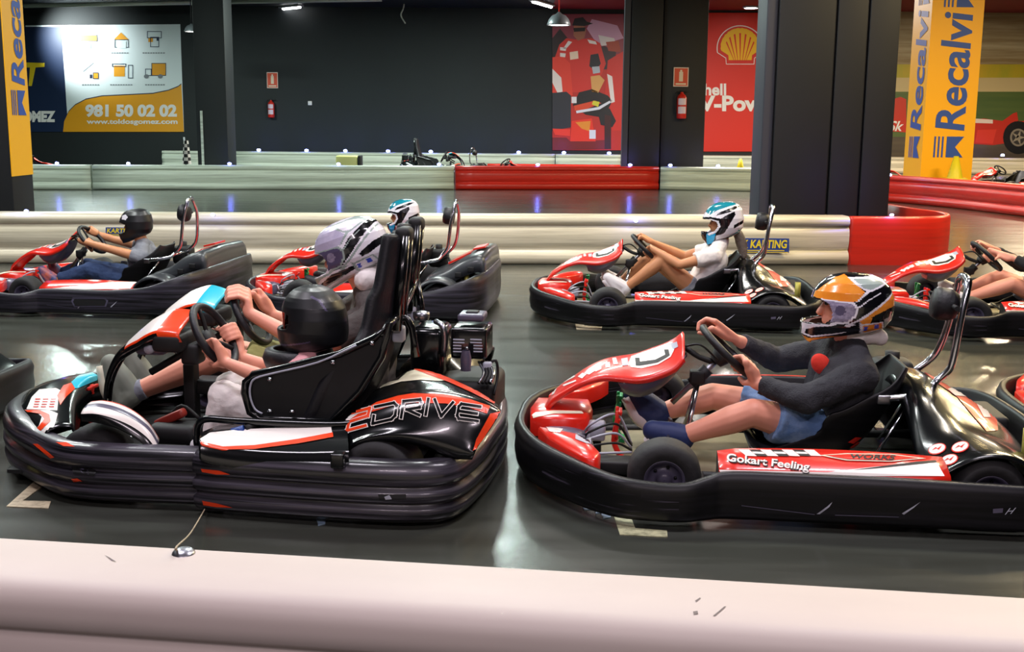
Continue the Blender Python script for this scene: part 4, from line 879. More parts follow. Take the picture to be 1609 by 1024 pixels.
    # two arched steering fairings
    for y, cl, endm, ex in ((-.28, [(166, 628), (170, 590), (184, 557), (203, 537), (228, 518), (256, 503), (276, 502), (296, 505)], k_org, 256), (.28, [(215, 585), (222, 545), (238, 513), (262, 489), (290, 471), (316, 462), (332, 464), (349, 470)], k_teal, 316)):
        S = cr([a(px, py, y) for px, py in cl], 4); rows = []; n = len(S)
        for i, p in enumerate(S):
            tl = .028 * max(0, min(1, (i / n - .3) / .25)); w = .02 if i < n * .33 else .02 + .072 * min(1, (i / n - .33) / .3); rows.append([p + Vector((.01, -w - .004, -.035 - tl)), p + Vector((0, -w - .004, -.008 - tl))] + [p + Vector((0, w * u, .006 * (1 - u * u) + tl * u)) for u in (-.95, -.6, 0, .6, .95)] + [p + Vector((0, w + .004, -.008 + tl)), p + Vector((.01, w + .004, -.035 + tl))])
        mb = MB(); mb.grid(rows, lambda i, j: k_gloss if i < n * .4 else (endm if i > n * .72 else (k_gloss if j in (0, 7) else (k_org if j in (1, 6) else k_wht)))); sf = mb.build('steering_fairing', root, mods=[SOLID(.008)])
        mb = MB(); e = S[-1]; mb.box(e + Vector((-.05, 0, -.07)), (.12, .2, .07), k_dark, bev=.02); mb.box(S[int(n * .62)] + Vector((.02, 0, -.07)), (.12, .12, .06), k_grey, bev=.02)
        mb.lathe([(.018, 0), (.018, .02), (.001, .022)], S[int(n * .62)] + Vector((.03, -.065, -.07)), (0, -1, 0), k_lgrey, 12); mb.build('mounting_bracket', sf)
    # steering
    T = Vector((-.5, 0, .86)); ax = Vector((0, 1, 0)).cross(T).normalized() * -1; ax = ax if ax.x > 0 else -ax
    cN, cF = a(337, 527, -.28), a(396, 497, .28)
    for c_ in (cN, cF):
        steering(root, c_, ax, .125); mb = MB(); mb.tube([c_ - ax * .02, c_ - ax * .3], .014, k_dark); mb.box(c_ - ax * .1 + Vector((0, 0, -.02)), (.07, .09, .08), k_dark, bev=.015)
        for s in (-1, 1): mb.tube([c_ - ax * .16, c_ - ax * .16 + Vector((-.02, s * .06, .04))], .006, m_chrome, 8)
        mb.build('steering_column', root)
    p = a(301, 600, -.1); mb = MB(); mb.box((p.x, -.1, .22), (.045, .06, .36), k_dark, bev=.006); mb.box((p.x + .05, -.05, .3), (.1, .1, .06), k_dark, bev=.01); mb.build('support_post', root)
    mb = MB(); p = a(280, 665, -.25); mb.box(p + Vector((0, 0, -.03)), (.2, .16, .08), k_dark, bev=.03); mb.box(p + Vector((-.03, 0, .02)), (.13, .05, .035), mat('dull_red_part', '8f2a20', .4), Matrix.Rotation(R(-25), 3, 'Y'), bev=.012); mb.tube([p + Vector((-.06, .03, .0)), p + Vector((0, .04, .06)), p + Vector((.08, .03, .01))], .008, k_dark, 8, sm=4); mb.build('brake_unit', root)
    for y, dx in ((.0, -.0), (.27, -.02)):
        mb = MB(); m = k_green if y > .1 else k_red; mb.tube([(-.22 + dx, y, .06), (-.26 + dx, y, .14), (-.24 + dx, y, .27)], .012, m, 10, sm=4)
        for k in range(4): mb.box((-.255 + dx + k * .006, y, .17 + k * .03), (.014, .08, .014), m, bev=.004)
        mb.build('pedal', root)
    # side pods
    for s in (-1, 1):
        o_ = [a(x, y_, -.765) for x, y_ in ((312, 694), (330, 702), (390, 711), (470, 715), (548, 714))]; i_ = [a(x, y_, -.57) for x, y_ in ((320, 678), (345, 668), (400, 668), (470, 667), (545, 664))]
        O, I = cr(o_, 4), cr(i_, 4); rows = [[p - Vector((0, 0, .06)), p, p.lerp(q, .1) + Vector((0, 0, .006)), p.lerp(q, .4) + Vector((0, 0, .012)), p.lerp(q, .8) + Vector((0, 0, .008)), q, q - Vector((0, 0, .1))] for p, q in zip(O, I)]
        if s > 0: rows = [[Vector((p.x, -p.y, p.z)) for p in r] for r in rows]
        mb = MB(); mb.grid(rows, k_gloss); mb.poly(rows[0], k_gloss); BVp = bvh_of(mb); pod = mb.build('side_pod', root)
        if s < 0:
            mb = MB(); castpoly(mb, a, BVp, [(314, 690), (330, 680), (378, 675), (450, 672), (520, 670), (522, 680), (470, 690), (400, 700), (350, 702), (318, 697)], k_wht)
            castpoly(mb, a, BVp, [(314, 694), (350, 702), (400, 700), (470, 690), (523, 680), (524, 687), (470, 697), (400, 706), (350, 707), (318, 700)], k_org, .003); mb.build('sticker', pod)
            mb = MB(); castpoly(mb, a, BVp, [(415, 692), (428, 692), (430, 703), (417, 704)], k_lgrey, .003)
    mb = MB(); mb.box(a(532, 722, -.78), (.045, .05, .05), k_gloss, bev=.006); mb.build('pod_clip', root)
    # side cage: padded panel in a tube frame
    pan = [(386, 600), (398, 588), (450, 577), (534, 556), (589, 530), (612, 508), (600, 560), (566, 615), (519, 662), (410, 658), (393, 648), (384, 616)]
    for s in (-1, 1):
        yy = -.5; P = [a(x, y_, yy) for x, y_ in (pan if s < 0 else pan[:4] + [(555, 560), (540, 610)] + pan[8:])]; P = [Vector((p.x, s * -yy if s > 0 else yy, p.z)) for p in P]
        mb = MB(); mb.poly(P, k_dark, (0, .02 * s * -1, 0)); pn = mb.build('side_panel', root)
        mb = MB(); mb.tube(P[1:] + P[:1], .014, k_gloss, 10, closed=True); c_ = sum(P, Vector()) / len(P); mb.build('panel_frame', pn)
        if s < 0:
            mb = MB(); mb.tube([a(x, y_, -.512) for x, y_ in ((560, 542), (500, 569), (430, 586), (402, 594), (394, 604), (393, 622), (400, 642), (412, 650))], .004, k_lgrey, 6, sm=3); mb.build('piping', pn)
            for x, y_ in ((424, 596), (424, 646), (459, 647), (585, 539), (523, 569)):
                mb = MB(); mb.lathe([(.009, 0), (.008, .006), (.001, .008)], a(x, y_, -.512), (0, -1, 0), m_chrome, 12); mb.build('bolt', pn)
        mb = MB(); L_ = [a(x, y_, -.6) for x, y_ in ((312, 708), (309, 690), (311, 668), (324, 658), (360, 660), (430, 664), (519, 667), (560, 665))]
        mb.tube([Vector((p.x, p.y * (1 if s < 0 else -1), p.z)) for p in L_], .013, k_gloss, 12, sm=4); mb.build('side_rail', root)
    mb = MB(); p = a(366, 688, -.62); mb.tube([a(350, 700, -.62), a(360, 686, -.62), a(385, 674, -.62)], [.018, .026, .016], mat('blue_handle', '1d3f86', .4), 14, sm=4); mb.tube([a(346, 700, -.63), a(352, 706, -.64)], .014, k_dark); mb.tube([a(385, 674, -.62), a(405, 666, -.58)], .014, k_dark); mb.build('grab_handle', root)
    # two tall seats
    for y, top in ((-.28, [(566, 618), (592, 566), (601, 515), (606, 460), (612, 410), (618, 364)]), (.28, [(590, 590), (612, 540), (622, 485), (628, 440), (633, 392), (639, 348)])):
        S = cr([a(px, py, y) for px, py in top], 4); n = len(S); rows = []; fr2 = [Vector((S[0].x - .48, 0, .13)), Vector((S[0].x - .3, 0, .11)), Vector((S[0].x - .1, 0, .12))]
        allp = cr([Vector((p.x, y, p.z)) for p in fr2], 3) + S
        for i, p in enumerate(allp):
            k = max(0, (i - 7) / (len(allp) - 8)); w = .2 * (1 - k) + .075 * k if k > .35 else .205 - k * .06
            t = (allp[min(i + 1, len(allp) - 1)] - allp[max(i - 1, 0)]).normalized(); nn = Vector((-t.z, 0, t.x)); h = .05 + .09 * math.exp(-((i - 8) / 5) ** 2) if i < len(allp) - 8 else .03
            rows.append([p + Vector((0, w * u, 0)) + nn * h * abs(u) ** 3 for u in [q / 5 - 1 for q in range(11)]])
        mb = MB(); mb.grid(rows, k_pad); st = mb.build('seat', root, mods=[SOLID(.045, 1), SUB(1)])
        mb = MB(); off = Vector((.062, 0, .0))
        B0, B1 = S[int(n * .42)] + off, S[-1] + off + Vector((-.01, 0, -.01))
        mb.tube([B0, B1], .011, m_chrome, 12)
        for e in (-1, 1): mb.tube([B0 + Vector((.0, e * .035, 0)), B1 + Vector((0, e * .03, 0))], .018, k_gloss, 12)
        mb.box(B1 + Vector((-.01, 0, 0)), (.06, .09, .06), k_dark, bev=.02); mb.box(B0 + Vector((0, 0, -.02)), (.045, .05, .06), k_lgrey, bev=.01); mb.build('back_post', st)
    mb = MB(); mb.tube([a(652, 440, .3), a(640, 470, .1), a(626, 495, -.25), a(612, 508, -.45), a(600, 530, -.5)], .016, k_gloss, 12, sm=3)
    mb.tube([a(655, 440, .3), a(668, 520, .3)], .014, k_gloss); mb.tube([a(600, 515, -.3), a(640, 500, -.3), a(655, 560, -.3)], .014, k_gloss, sm=3)
    mb.box(a(603, 512, -.3), (.09, .05, .035), k_gloss, bev=.01); mb.build('seat_frame', root)
    # engine
    mb = MB(); e0 = a(736, 540, -.02); mb.box(e0 + Vector((0, .09, .0)), (.145, .18, .125), k_gloss, bev=.014); eng = mb.build('air_box', root)
    mb = MB(); mb.box(a(737, 502, -.0) + Vector((0, .09, 0)), (.105, .12, .03), k_grey, bev=.01); mb.box(a(737, 496, .0) + Vector((0, .09, 0)), (.05, .05, .012), k_dark, bev=.004); mb.build('lid', eng)
    mb = MB()
    for k in range(5):
        for x0, x1 in (((712, 730) if k < 2 else (712, 725)), ((739, 757) if k < 2 else (744, 758))):
            q0 = a(x0, 533.5 + k * 4.7, -.024); q1 = a(x1, 533.5 + k * 4.7, -.024); mb.box((q0 + q1) / 2, ((q1 - q0).length, .006, .0055), k_lgrey, bev=.001)
    mb.lathe([(.008, 0), (.007, .008), (.001, .01)], a(734, 547, -.02), (0, -1, 0), m_chrome, 12); mb.build('grille', eng)
    mb = MB(); mb.box(a(672, 545, .05) + Vector((0, .08, -.02)), (.14, .22, .2), k_gloss, bev=.03); mb.lathe([(.03, 0), (.034, .012), (.034, .03), (.02, .034), (.001, .036)], a(662, 502, .1), (0, 0, 1), m_steel, 20)
    mb.tube([a(685, 505, .05), a(695, 512, 0), a(699, 530, 0), a(697, 560, 0)], .012, m_steel, 8, sm=3); mb.build('fuel_tank', root)
    mb = MB(); mb.box((e0.x - .02, .12, .22), (.26, .34, .26), k_dark, bev=.03)
    for k in range(4): mb.tube([a(752 + k * 4, 568, .0), a(760 + 5 * k, 585, -.05), a(752 + 6 * k, 602, -.1)], .005 + .001 * k, (m_steel, k_dark, k_dark, m_chrome)[k], 8, sm=3)
    mb.tube([a(765, 575, 0), a(779, 566, 0), a(782, 590, 0), a(776, 620, -.05)], .006, k_dark, 8, sm=4); mb.lathe([(.02, 0), (.022, .05), (.015, .08)], a(732, 582, -.1), (0, 0, 1), k_grey, 14); mb.box(a(766, 580, -.02), (.035, .03, .06), k_lgrey, bev=.008); mb.build('engine_block', root)
    # rear fairing
    rws = [(-.675, [(543, 712), (575, 698), (622, 694), (668, 704), (708, 720), (742, 722)]), (-.685, [(545, 702), (578, 688), (625, 684), (672, 693), (715, 706), (746, 712)]), (-.66, [(546, 692), (586, 677), (638, 667), (688, 668), (732, 680), (752, 700)]),
           (-.625, [(541, 676), (584, 654), (640, 640), (700, 641), (752, 654), (772, 672)]), (-.57, [(542, 660), (590, 632), (650, 617), (706, 619), (755, 630), (787, 646)]), (-.52, [(560, 646), (602, 622), (655, 609), (705, 611), (752, 624), (785, 643)]),
           (-.44, [(575, 628), (612, 606), (655, 597), (705, 603), (752, 619), (783, 637)]), (-.34, [(584, 618), (620, 599), (652, 590), (705, 597), (748, 614), (780, 634)]), (-.2, [(594, 611), (622, 595), (650, 580), (695, 590), (742, 613), (778, 633)])]
    G_ = [cr([a(px, py, y) for px, py in L_], 5) for y, L_ in rws]; G_.append([Vector((p.x, -.12, p.z - .07)) for p in G_[-1]])
    rows = [cr([g_[i] for g_ in G_], 3) for i in range(len(G_[0]))]
    mb = MB(); mb.grid(rows, k_gloss); mb.poly(rows[-1], k_org) if 0 else None; BV = bvh_of(mb); rf = mb.build('rear_fairing', root, mods=[SOLID(.008)])
    m2 = MB(); m2.grid([[Vector((p.x if p.x < 1.15 else 1.15 + (p.x - 1.15) * .55, -p.y * .97, p.z)) for p in r] for r in rows], k_gloss); m2.build('rear_fairing', root, mods=[SOLID(.008)])
    mb = MB()
    castpoly(mb, a, BV, [(541, 664), (566, 648), (592, 632), (625, 622), (650, 618), (700, 620), (740, 628), (770, 638), (765, 650), (735, 640), (700, 634), (650, 633), (615, 638), (585, 647), (560, 660), (545, 672)], k_org)
    castpoly(mb, a, BV, [(529, 662), (545, 655), (580, 640), (560, 653), (541, 666), (531, 668)], k_wht, .003); castpoly(mb, a, BV, [(743, 708), (748, 690), (760, 668), (770, 650), (786, 647), (780, 664), (764, 688), (750, 705)], k_org, .003)
    castpoly(mb, a, BV, [(596, 610), (606, 602), (626, 597), (640, 585), (652, 581), (672, 586), (700, 598), (690, 599), (660, 597), (630, 600)], k_cream); castpoly(mb, a, BV, [(648, 580), (665, 581), (705, 590), (740, 606), (778, 630), (776, 635), (740, 617), (705, 601), (675, 590)], k_org, .003)
    castpoly(mb, a, BV, [(521, 668), (528, 672), (545, 692), (541, 700), (530, 686)], k_org)
    mb.build('sticker', rf)
    # outlined lettering "2DRIVE" that follows the arch
    def arc(x0, x1, yt):
        def g(u, v):
            x = x0 + (x1 - x0) * u; top = 655 - 28 * math.sin(min(1, (x - 540) / 150) * math.pi / 2) + max(0, x - 672) * .14
            return (x + 4 * v, top + 24 - (24 + 2 * math.cos(u * 3)) * v * 1.0)
        return g
    letters = MB()
    gl = arc(548, 750, 0)
    Z = {'2': [(0, 1), (1, 1), (1, .62), (.28, .62), (.28, .68), (.95, .68), (.95, .32), (0, .32), (0, 0), (1, 0)], }
    def stroke(pts, x0, x1, w, m, off):
        for (u0, v0), (u1, v1) in zip(pts, pts[1:]):
            p0 = Vector(gl(x0 + (x1 - x0) * u0, v0)); p1 = Vector(gl(x0 + (x1 - x0) * u1, v1)); d = (p1 - p0).normalized(); n = Vector((-d.y, d.x)); p0 = p0 - d * w * .5; p1 = p1 + d * w * .5
            castpoly(letters, a, BV, [p0 + n * w / 2, p1 + n * w / 2, p1 - n * w / 2, p0 - n * w / 2], m, off, 9)
    GL = [([(.1, 1), (1, 1), (.95, .55), (0, .5), (-.05, 0), (.9, 0)], 0, .15, k_org), ([(.0, 1), (.85, 1), (1, .8), (1, .2), (.85, 0), (.0, 0), (.0, .45)], .19, .36, k_gloss), ([(0, 0), (.0, 1), (.9, 1), (1, .8), (.95, .5), (.25, .45), (1, 0)], .41, .55, k_gloss),
          ([(0, 0), (0, 1)], .60, .61, k_gloss), ([(0, 1), (.5, 0), (1, 1)], .65, .79, k_gloss), ([(1, 1), (.1, 1), (0, .8), (0, .5), (.9, .5)], .84, 1, k_gloss), ([(0, .5), (0, .2), (.1, 0), (1, 0)], .84, 1, k_gloss)]
    for pts, x0, x1, m in GL: stroke(pts, x0, x1, 6.6, k_wht, .004)
    for pts, x0, x1, m in GL: stroke(pts, x0, x1, 4.0, m, .0055)
    letters.build('lettering', rf)
    mb = MB(); 
    for k in range(4): castpoly(mb, a, BV, [(642 + 7 * k, 576 + k), (648 + 7 * k, 576 + k), (646 + 7 * k, 579 + k), (641 + 7 * k, 579 + k)], k_wht, .003, 6)
    return cN, cF, T
cN, cF, TA = two_seater(kartA)
# ---- adult passenger (far seat)
gN, tN = rimpt(cF, TA, -.07, .10); gF, tF = rimpt(cF, TA, .10, .05)
J = joints(a, a.m, pelvis=[.84, .28, .21], neck=(583, 462, .28), head=(549, 395, .28), shN=(592, 500, .11), shF=(580, 470, .45), elN=(500, 552, .10), wrN=(392, 492, .19), elF=(500, 525, .47), wrF=(430, 495, .4),
           hipN=[.78, .19, .2], hipF=[.78, .37, .2], knN=(345, 560, .12), knF=(352, 548, .40), anN=(208, 618, .02), anF=(232, 598, .28), toN=(174, 572, .02), toF=(204, 556, .28))
pA1, hA1, hf1, of1 = person('adult passenger in a white graphic helmet and grey shirt on the two-seat kart', J, s_pink, ('mx', MXP, PA, -20, 0), (c_olive, .62, 0), (c_khaki, .8), (sh_brown, k_cream, c_greyc), .0055, 1.08,
    hands=[(J['wrN'], gN, tN, -1, 1.2), (J['wrF'], gF, tF, 1, 1.1)])
mb = MB(); chain(mb, [(a(575, 440, .2) + of1, .05), (a(590, 432, .28) + of1, .05), (a(586, 440, .34) + of1, .04)], c_white); soft(mb, 'neck_cloth', pA1, .007, 2, .01, .03)
# ---- child driver (near seat)
gN, tN = rimpt(cN, TA, -.105, -.045); gF, tF = rimpt(cN, TA, .11, -.02)
J = joints(a, a.m, pelvis=[.74, -.28, .2], neck=[.80, -.28, .50], head=(492, 500, -.28), shN=[.78, -.40, .44], shF=[.78, -.16, .44], elN=(428, 600, -.42), wrN=(352, 568, -.40), elF=(420, 578, -.12), wrF=(378, 560, -.17),
           hipN=[.70, -.35, .2], hipF=[.70, -.21, .2], knN=(352, 622, -.36), knF=(362, 608, -.2), anN=(335, 694, -.38), anF=(345, 672, -.2), toN=(312, 700, -.38), toF=(322, 684, -.2))
pA2, hA2, hf2, of2 = person('child in a plain black helmet and white trousers steering the two-seat kart', J, s_pink, ('black', BLKP, PK, 0, 0), (c_pinkc, .5, 0), (c_white, 1), (sh_white, sh_white), .0052, .82,
    hands=[(J['wrN'], gN, tN, 1, 1.0), (J['wrF'], gF, tF, 1, .95)])
mb = MB(); V_ = [hf2(x, y, 0) for x, y in ((448, 484), (462, 488), (463, 500), (456, 510), (441, 512))]
rows = []
for t in range(9):
    yy = -.085 + .17 * t / 8; xx = .02 * (1 - (yy / .085) ** 2); rows.append([hf2(441 + 12 * (1 - abs(yy) / .085) * 0 + (yy / .085) ** 2 * 12 - 0, py, yy) for py in (484, 492, 500, 511)])
mb.grid(rows, h_visor); mb.build('visor', hA2, mods=[SOLID(.003)])
mb = MB(); cc = a(470, 560, -.28) + of2; rows = []
for k in range(33):
    an = 2 * math.pi * k / 32; rows.append([cc + Vector((math.cos(an) * r_ * 1.15, math.sin(an) * r_, z_)) for r_, z_ in ((.085, .035), (.11, .03), (.12, 0), (.11, -.035), (.085, -.03))])
mb.grid(rows, k_pad); mb.build('neck_collar', pA2, mods=[SOLID(.01)])
# ------------------------------------------------------------------ the other karts
GK = 'karts lined up on the track'
def place(src, fr, label, sx=1.0, sy=1.0):
    t = copy_tree(src, None, fr.m @ Matrix.Diagonal((sx, sy, 1, 1))); t['label'] = label; return t
fc, ff, fg, fh = Frame(.66, 8.31, -6), Frame(3.01, 8.01, -6), Frame(2.66, 4.72, -6), Frame(-3.84, 4.95, -6)
place(kartB, fc, 'red and black kart in the far row, ridden by the person in white shirt')
place(kartB, ff, 'red and black kart at the right edge of the far row')
place(kartB, fg, 'kart of which only the nose shows at the right edge, behind the front right one')
place(kartB, fh, 'kart of which only the black rear bumper shows at the left edge')
fd_, fe = Frame(-3.42, 8.6, -6), Frame(-1.48, 8.55, -6)
kartD = empty('racing_kart', label='dark grey and red kart at the far left, driven by the child in black helmet', cat='kart', group=GK, mw=b.m)
make_kart(kartD, True)
MD = fd_.m @ Matrix.Diagonal((.88, .97, 1, 1)); ME = fe.m @ Matrix.Diagonal((.9, .97, 1, 1))
kartD.matrix_world = MD
kE = copy_tree(kartD, None, ME); kE['label'] = 'dark grey and red kart in the far row directly behind the two-seat kart'
def hands_for(J, c, T, sN=1.0, sF=1.0, n=(-.1, -.03), f=(.09, .06)):
    gN, tN = rimpt(c, T, *n); gF, tF = rimpt(c, T, *f); return [(J['wrN'], gN, tN, 1, sN), (J['wrF'], gF, tF, 1, sF)]
# far row, middle: white shirt
J = joints(fc, fc.m, pelvis=[.70, 0, .19], neck=[.845, 0, .51], head=(1136, 350, 0), shN=(1122, 402, -.15), shF=[.80, .16, .46], elN=(1068, 416, -.22), wrN=(1026, 391, -.13), elF=(1075, 402, .24), wrF=(1030, 382, .11),
           hipN=[.66, -.09, .18], hipF=[.66, .09, .18], knN=(1040, 410, -.14), knF=(1022, 402, .12), anN=(983, 452, -.12), anF=(975, 444, .10), toN=(955, 436, -.12), toF=(952, 430, .10))
SWC2 = SWC
pC, hC, hfC, oC = person('person in a white T-shirt and blue-white helmet driving the far middle kart', J, s_tan, ('road', ROADP, PC, 0, 0, (0, 0, 0), 90), (c_white, .55, 0), (c_greyc, .25), (sh_white, sh_white), .008, .92, hands=hands_for(J, SWC, SWT))
mb = MB(); chain(mb, [(fc(1160, 368, .02) + oC, .035), (fc(1166, 385, .02) + oC, .04), (fc(1168, 402, 0) + oC, .025)], m_hair); soft(mb, 'hair', pC, .008, 2, .01, .03)
# far right, mostly beyond the frame
J = joints(ff, ff.m, pelvis=[.74, 0, .2], neck=[.82, 0, .54], head=[.80, 0, .72], shN=[.80, -.17, .48], shF=[.80, .17, .48], elN=[.62, -.24, .37], wrN=(1591, 404, -.13), elF=[.62, .24, .38], wrF=[.40, .12, .50],
           hipN=[.70, -.09, .19], hipF=[.70, .09, .19], knN=(1590, 446, -.15), knF=(1572, 434, .14), anN=(1512, 470, -.12), anF=(1505, 458, .12), toN=(1492, 460, -.12), toF=(1482, 446, .12))
person('person in black sleeves at the right edge, bare leg and hands in view', J, s_pink, ('road', ROUNDP, dict(base=h_mat, trim=h_trim, line=h_wht), 0, 0, (0, 0, 0), 60), (c_blackc, 1, 0), (c_greyc, .5), (sh_white, sh_white), .008, .95, hands=hands_for(J, SWC, SWT, n=(-.1, .02)))
# far left child
def sc(v): return [v[0] * .88, v[1] * .97, v[2]]
mD = fd_.m
J = joints(fd_, mD, pelvis=[.66, 0, .2], neck=[.66, 0, .43], head=(214, 354, 0), shN=(222, 405, -.14), shF=[.63, .14, .40], elN=(172, 391, -.2), wrN=(126, 378, -.10), elF=(178, 376, .18), wrF=(140, 364, .12),
           hipN=[.58, -.08, .17], hipF=[.58, .08, .17], knN=(142, 424, -.12), knF=(135, 418, .1), anN=(88, 440, -.12), anF=(95, 430, .1), toN=(66, 424, -.12), toF=(82, 415, .1))
cD = V3((.27, 0, .466))
person('child in a round black helmet and jeans driving the far left kart', J, s_tan, ('road', ROUNDP, dict(base=h_mat, trim=h_trim, line=h_wht), 0, 0, (0, 0, 0), 80, .84), (c_greyc, .35, 0), (c_jean, 1), (mat('orange_blue_shoe', '3b4a7a', .5, var=1, vcol='d8642a', scale=14), sh_white), .008, .82, hands=hands_for(J, cD, SWT))
J = joints(fe, fe.m, pelvis=[.66, 0, .2], neck=[.74, 0, .5], head=(634, 339, 0), shN=[.72, -.16, .45], shF=[.72, .16, .45], elN=[.52, -.22, .36], wrN=[.37, -.12, .44], elF=[.52, .22, .36], wrF=[.36, .12, .5],
           hipN=[.6, -.08, .17], hipF=[.6, .08, .17], knN=[.36, -.14, .32], knF=[.36, .14, .32], anN=[.1, -.12, .16], anF=[.1, .12, .16], toN=[-.02, -.12, .2], toF=[-.02, .12, .2])
person('person in a red top and teal-white helmet, half hidden by the two-seat kart', J, s_tan, ('road', ROADP, PC, 0, 0, (0, 0, 0), 80, .82), (c_redc, 1, 0), (c_jean, 1), (sh_black, sh_white), .008, .85, hands=hands_for(J, cD + V3((.01, 0, 0)), SWT))
# ------------------------------------------------------------------ floor markings
m_tape = mat('worn_white_tape', 'b9a98c', .6, var=.9, vcol='5a4a38', scale=30); m_tape2 = mat('grey_blue_tape', '7f97ad', .6)
def mark(pts, m, label, cat='floor marking', name='grid_marking', z=.003, group=None):
    mb = MB(); P = [zp(x, y, z) for x, y in pts]; mb.poly(P, m, (0, 0, -.0025)); return tag(mb.build(name), label, cat, group)
mark([(58, 752), (77, 756), (36, 786), (80, 787), (76, 798), (10, 795)], m_tape, 'worn L-shaped grid mark on the floor in front of the two-seat kart')
mark([(961, 799), (988, 803), (998, 829), (1048, 833), (1049, 843), (974, 839)], mat('worn_cream_tape', 'c9c9a0', .6, var=.9, vcol='55553c', scale=30), 'cream L-shaped grid mark on the floor below the front right kart')
mark([(903, 505), (915, 503), (918, 511), (946, 513), (945, 518), (906, 517)], m_tape, 'small pale L-shaped grid mark beneath the far middle kart')
mark([(915, 792), (938, 795), (958, 797), (960, 812), (948, 814), (944, 805), (936, 806), (936, 800), (917, 800)], m_tape2, 'torn grey-blue piece of tape on the floor beside the cream mark', 'tape', 'floor_tape')
mark([(497, 812), (512, 812), (511, 822), (500, 825)], m_tape2, 'tiny grey scrap of tape on the floor below the two-seat kart', 'tape', 'floor_tape')
# cable and its silver cap on the near barrier
p0, p1 = zp(326, 790, .01), zp(288, 868, .482); mb = MB(); mb.lathe([(.001, .008), (.008, .008), (.014, .006), (.02, .003), (.023, 0), (.024, -.004)], p1, (0, -.2, 1), m_steel, 24); an_ = empty('cable_anchor', p1, 'round silver cable cap on top of the front white barrier', 'cable cap')
oo = mb.build('cap', an_); oo.location = -p1; mb = MB(); mb.tube([zp(324, 796, .01), zp(300, 836, .18), zp(278, 858, .47), p1 + Vector((-.012, 0, .004))], .0022, m_tape, 6, sm=5); oo = mb.build('cable', an_); oo.location = -p1
# ------------------------------------------------------------------ barrier banners
def board(x0, y0, x1, y1, Y, label, txt='KARTING', z=None):
    q = [yp(x0, y1, Y), yp(x1, y1 + .5, Y), yp(x1, y0 + .5, Y), yp(x0, y0, Y)]; mb = MB(); mb.poly(q, m_bl2, (0, .004, 0)); o = mb.build('sponsor_board'); tag(o, label, 'sign')
    g = quadmap([p + Vector((0, -.004, 0)) for p in q]); mb = MB(); flattext(mb, txt, lambda u, v: g(.04 + .92 * u, .32 + .58 * v), m_yl2, bold=.03, shear=.15); mb.build('lettering', o)
    mb = MB(); mb.poly([g(.02, .02), g(.98, .02), g(.98, .07), g(.02, .07)], m_yl2); mb.poly([g(.1, .14), g(.9, .14), g(.9, .2), g(.1, .2)], m_yl2); mb.build('printed_line', o)
m_bl2 = mat('board_blue', '27408f', .5); m_yl2 = mat('board_yellow', 'ead02a', .5)
YM = zp(1200, 416).y - .05
board(1163, 374, 1240, 397, YM, 'blue and yellow karting board on the white barrier, behind the far middle kart', 'K KARTING')
board(166, 357, 214, 370, zp(190, 416).y - .055, 'blue and yellow karting board on the barrier behind the far left child')
# ------------------------------------------------------------------ blue marker lights on the barriers
GL_ = 'small blue lights on top of the barriers'
def led(p, label, glow=0):
    t = empty('marker_light', p, label, 'light', GL_); s = max(.6, p.y / 20); MB().box((0, 0, .01), (.07 * s, .04 * s, .02), m_fix, bev=.005).build('housing', t)
    MB().ell((0, -.01, .024 * s), (.034 * s, .022 * s, .022 * s), m_led, n=8, k=12).build('lens', t)
    if glow:
        l = bpy.data.lights.new('marker_light_glow', 'POINT'); l.energy = glow; l.color = (.12, .14, 1); l.shadow_soft_size = .03; o = bpy.data.objects.new('marker_light_glow', l); C.objects.link(o); o.location = p + Vector((0, -.03, .1 * s)); 
for i, px in enumerate((407, 482, 543, 610, 677, 746, 815, 886, 957)):
    q = yp(px, 238, YB + .16); led(Vector((q.x, YB + .14, .48)), 'small blue light on the barrier along the back wall', 5)
def on(px, py, z=.482): return zp(px, py, z)
for px, py in ((90, 260), (202, 260), (361, 260), (532, 260), (690, 260), (845, 260), (990, 261), (1053, 261), (1128, 262)):
    q = zp(px, YF - .2 + max(0, px - 1037) * 4 / 213, 0); q = yp(px, py + 2, q.y + .1); led(Vector((q.x, q.y, .482)), 'small blue light on the far barrier beyond the track', 1.5)
q = yp(42, 334, zp(42, 415, 0).y + .1); q.z = .482; led(q, 'blue light on the middle barrier by the left edge pillar', 2); led(Vector((RB[1].x + .12, RB[1].y + .02, .482)), 'blue light on the red barrier end before the big pillar', 6); led(on(1398, 277), 'blue light on the red far barrier beside the yellow pillar', 2)
led(yp(1575, 246, YB - .04), 'small blue light on the cream barrier below the race car mural', 3)
q = on(1396, 300, 1.0); 
for px, py in ((335, 340), (999, 344)):
    q = zp(px, 416, 0); led(Vector((yp(px, py, q.y - .06).x, q.y - .065, H - (py - 193) * (q.y - .06) / F)), 'blue light set in the face of the middle white barrier', 1)
# ------------------------------------------------------------------ back wall pictures (flat prints at the wall)
YW = Y1 - .02
def wp(px, py, e=0): return yp(px, py, YW - e)
def print_(mb, pts, m, e): mb.poly([wp(x, y, e) for x, y in pts], m)
def pc(h, n=None, **k): return mat(n or 'print_' + h, h, .45, **k)
m_w = pc('e6f2f4'); m_or = pc('eca31a'); m_nv = pc('16294a'); m_gr = pc('7b8288'); m_yy = pc('f0d020')
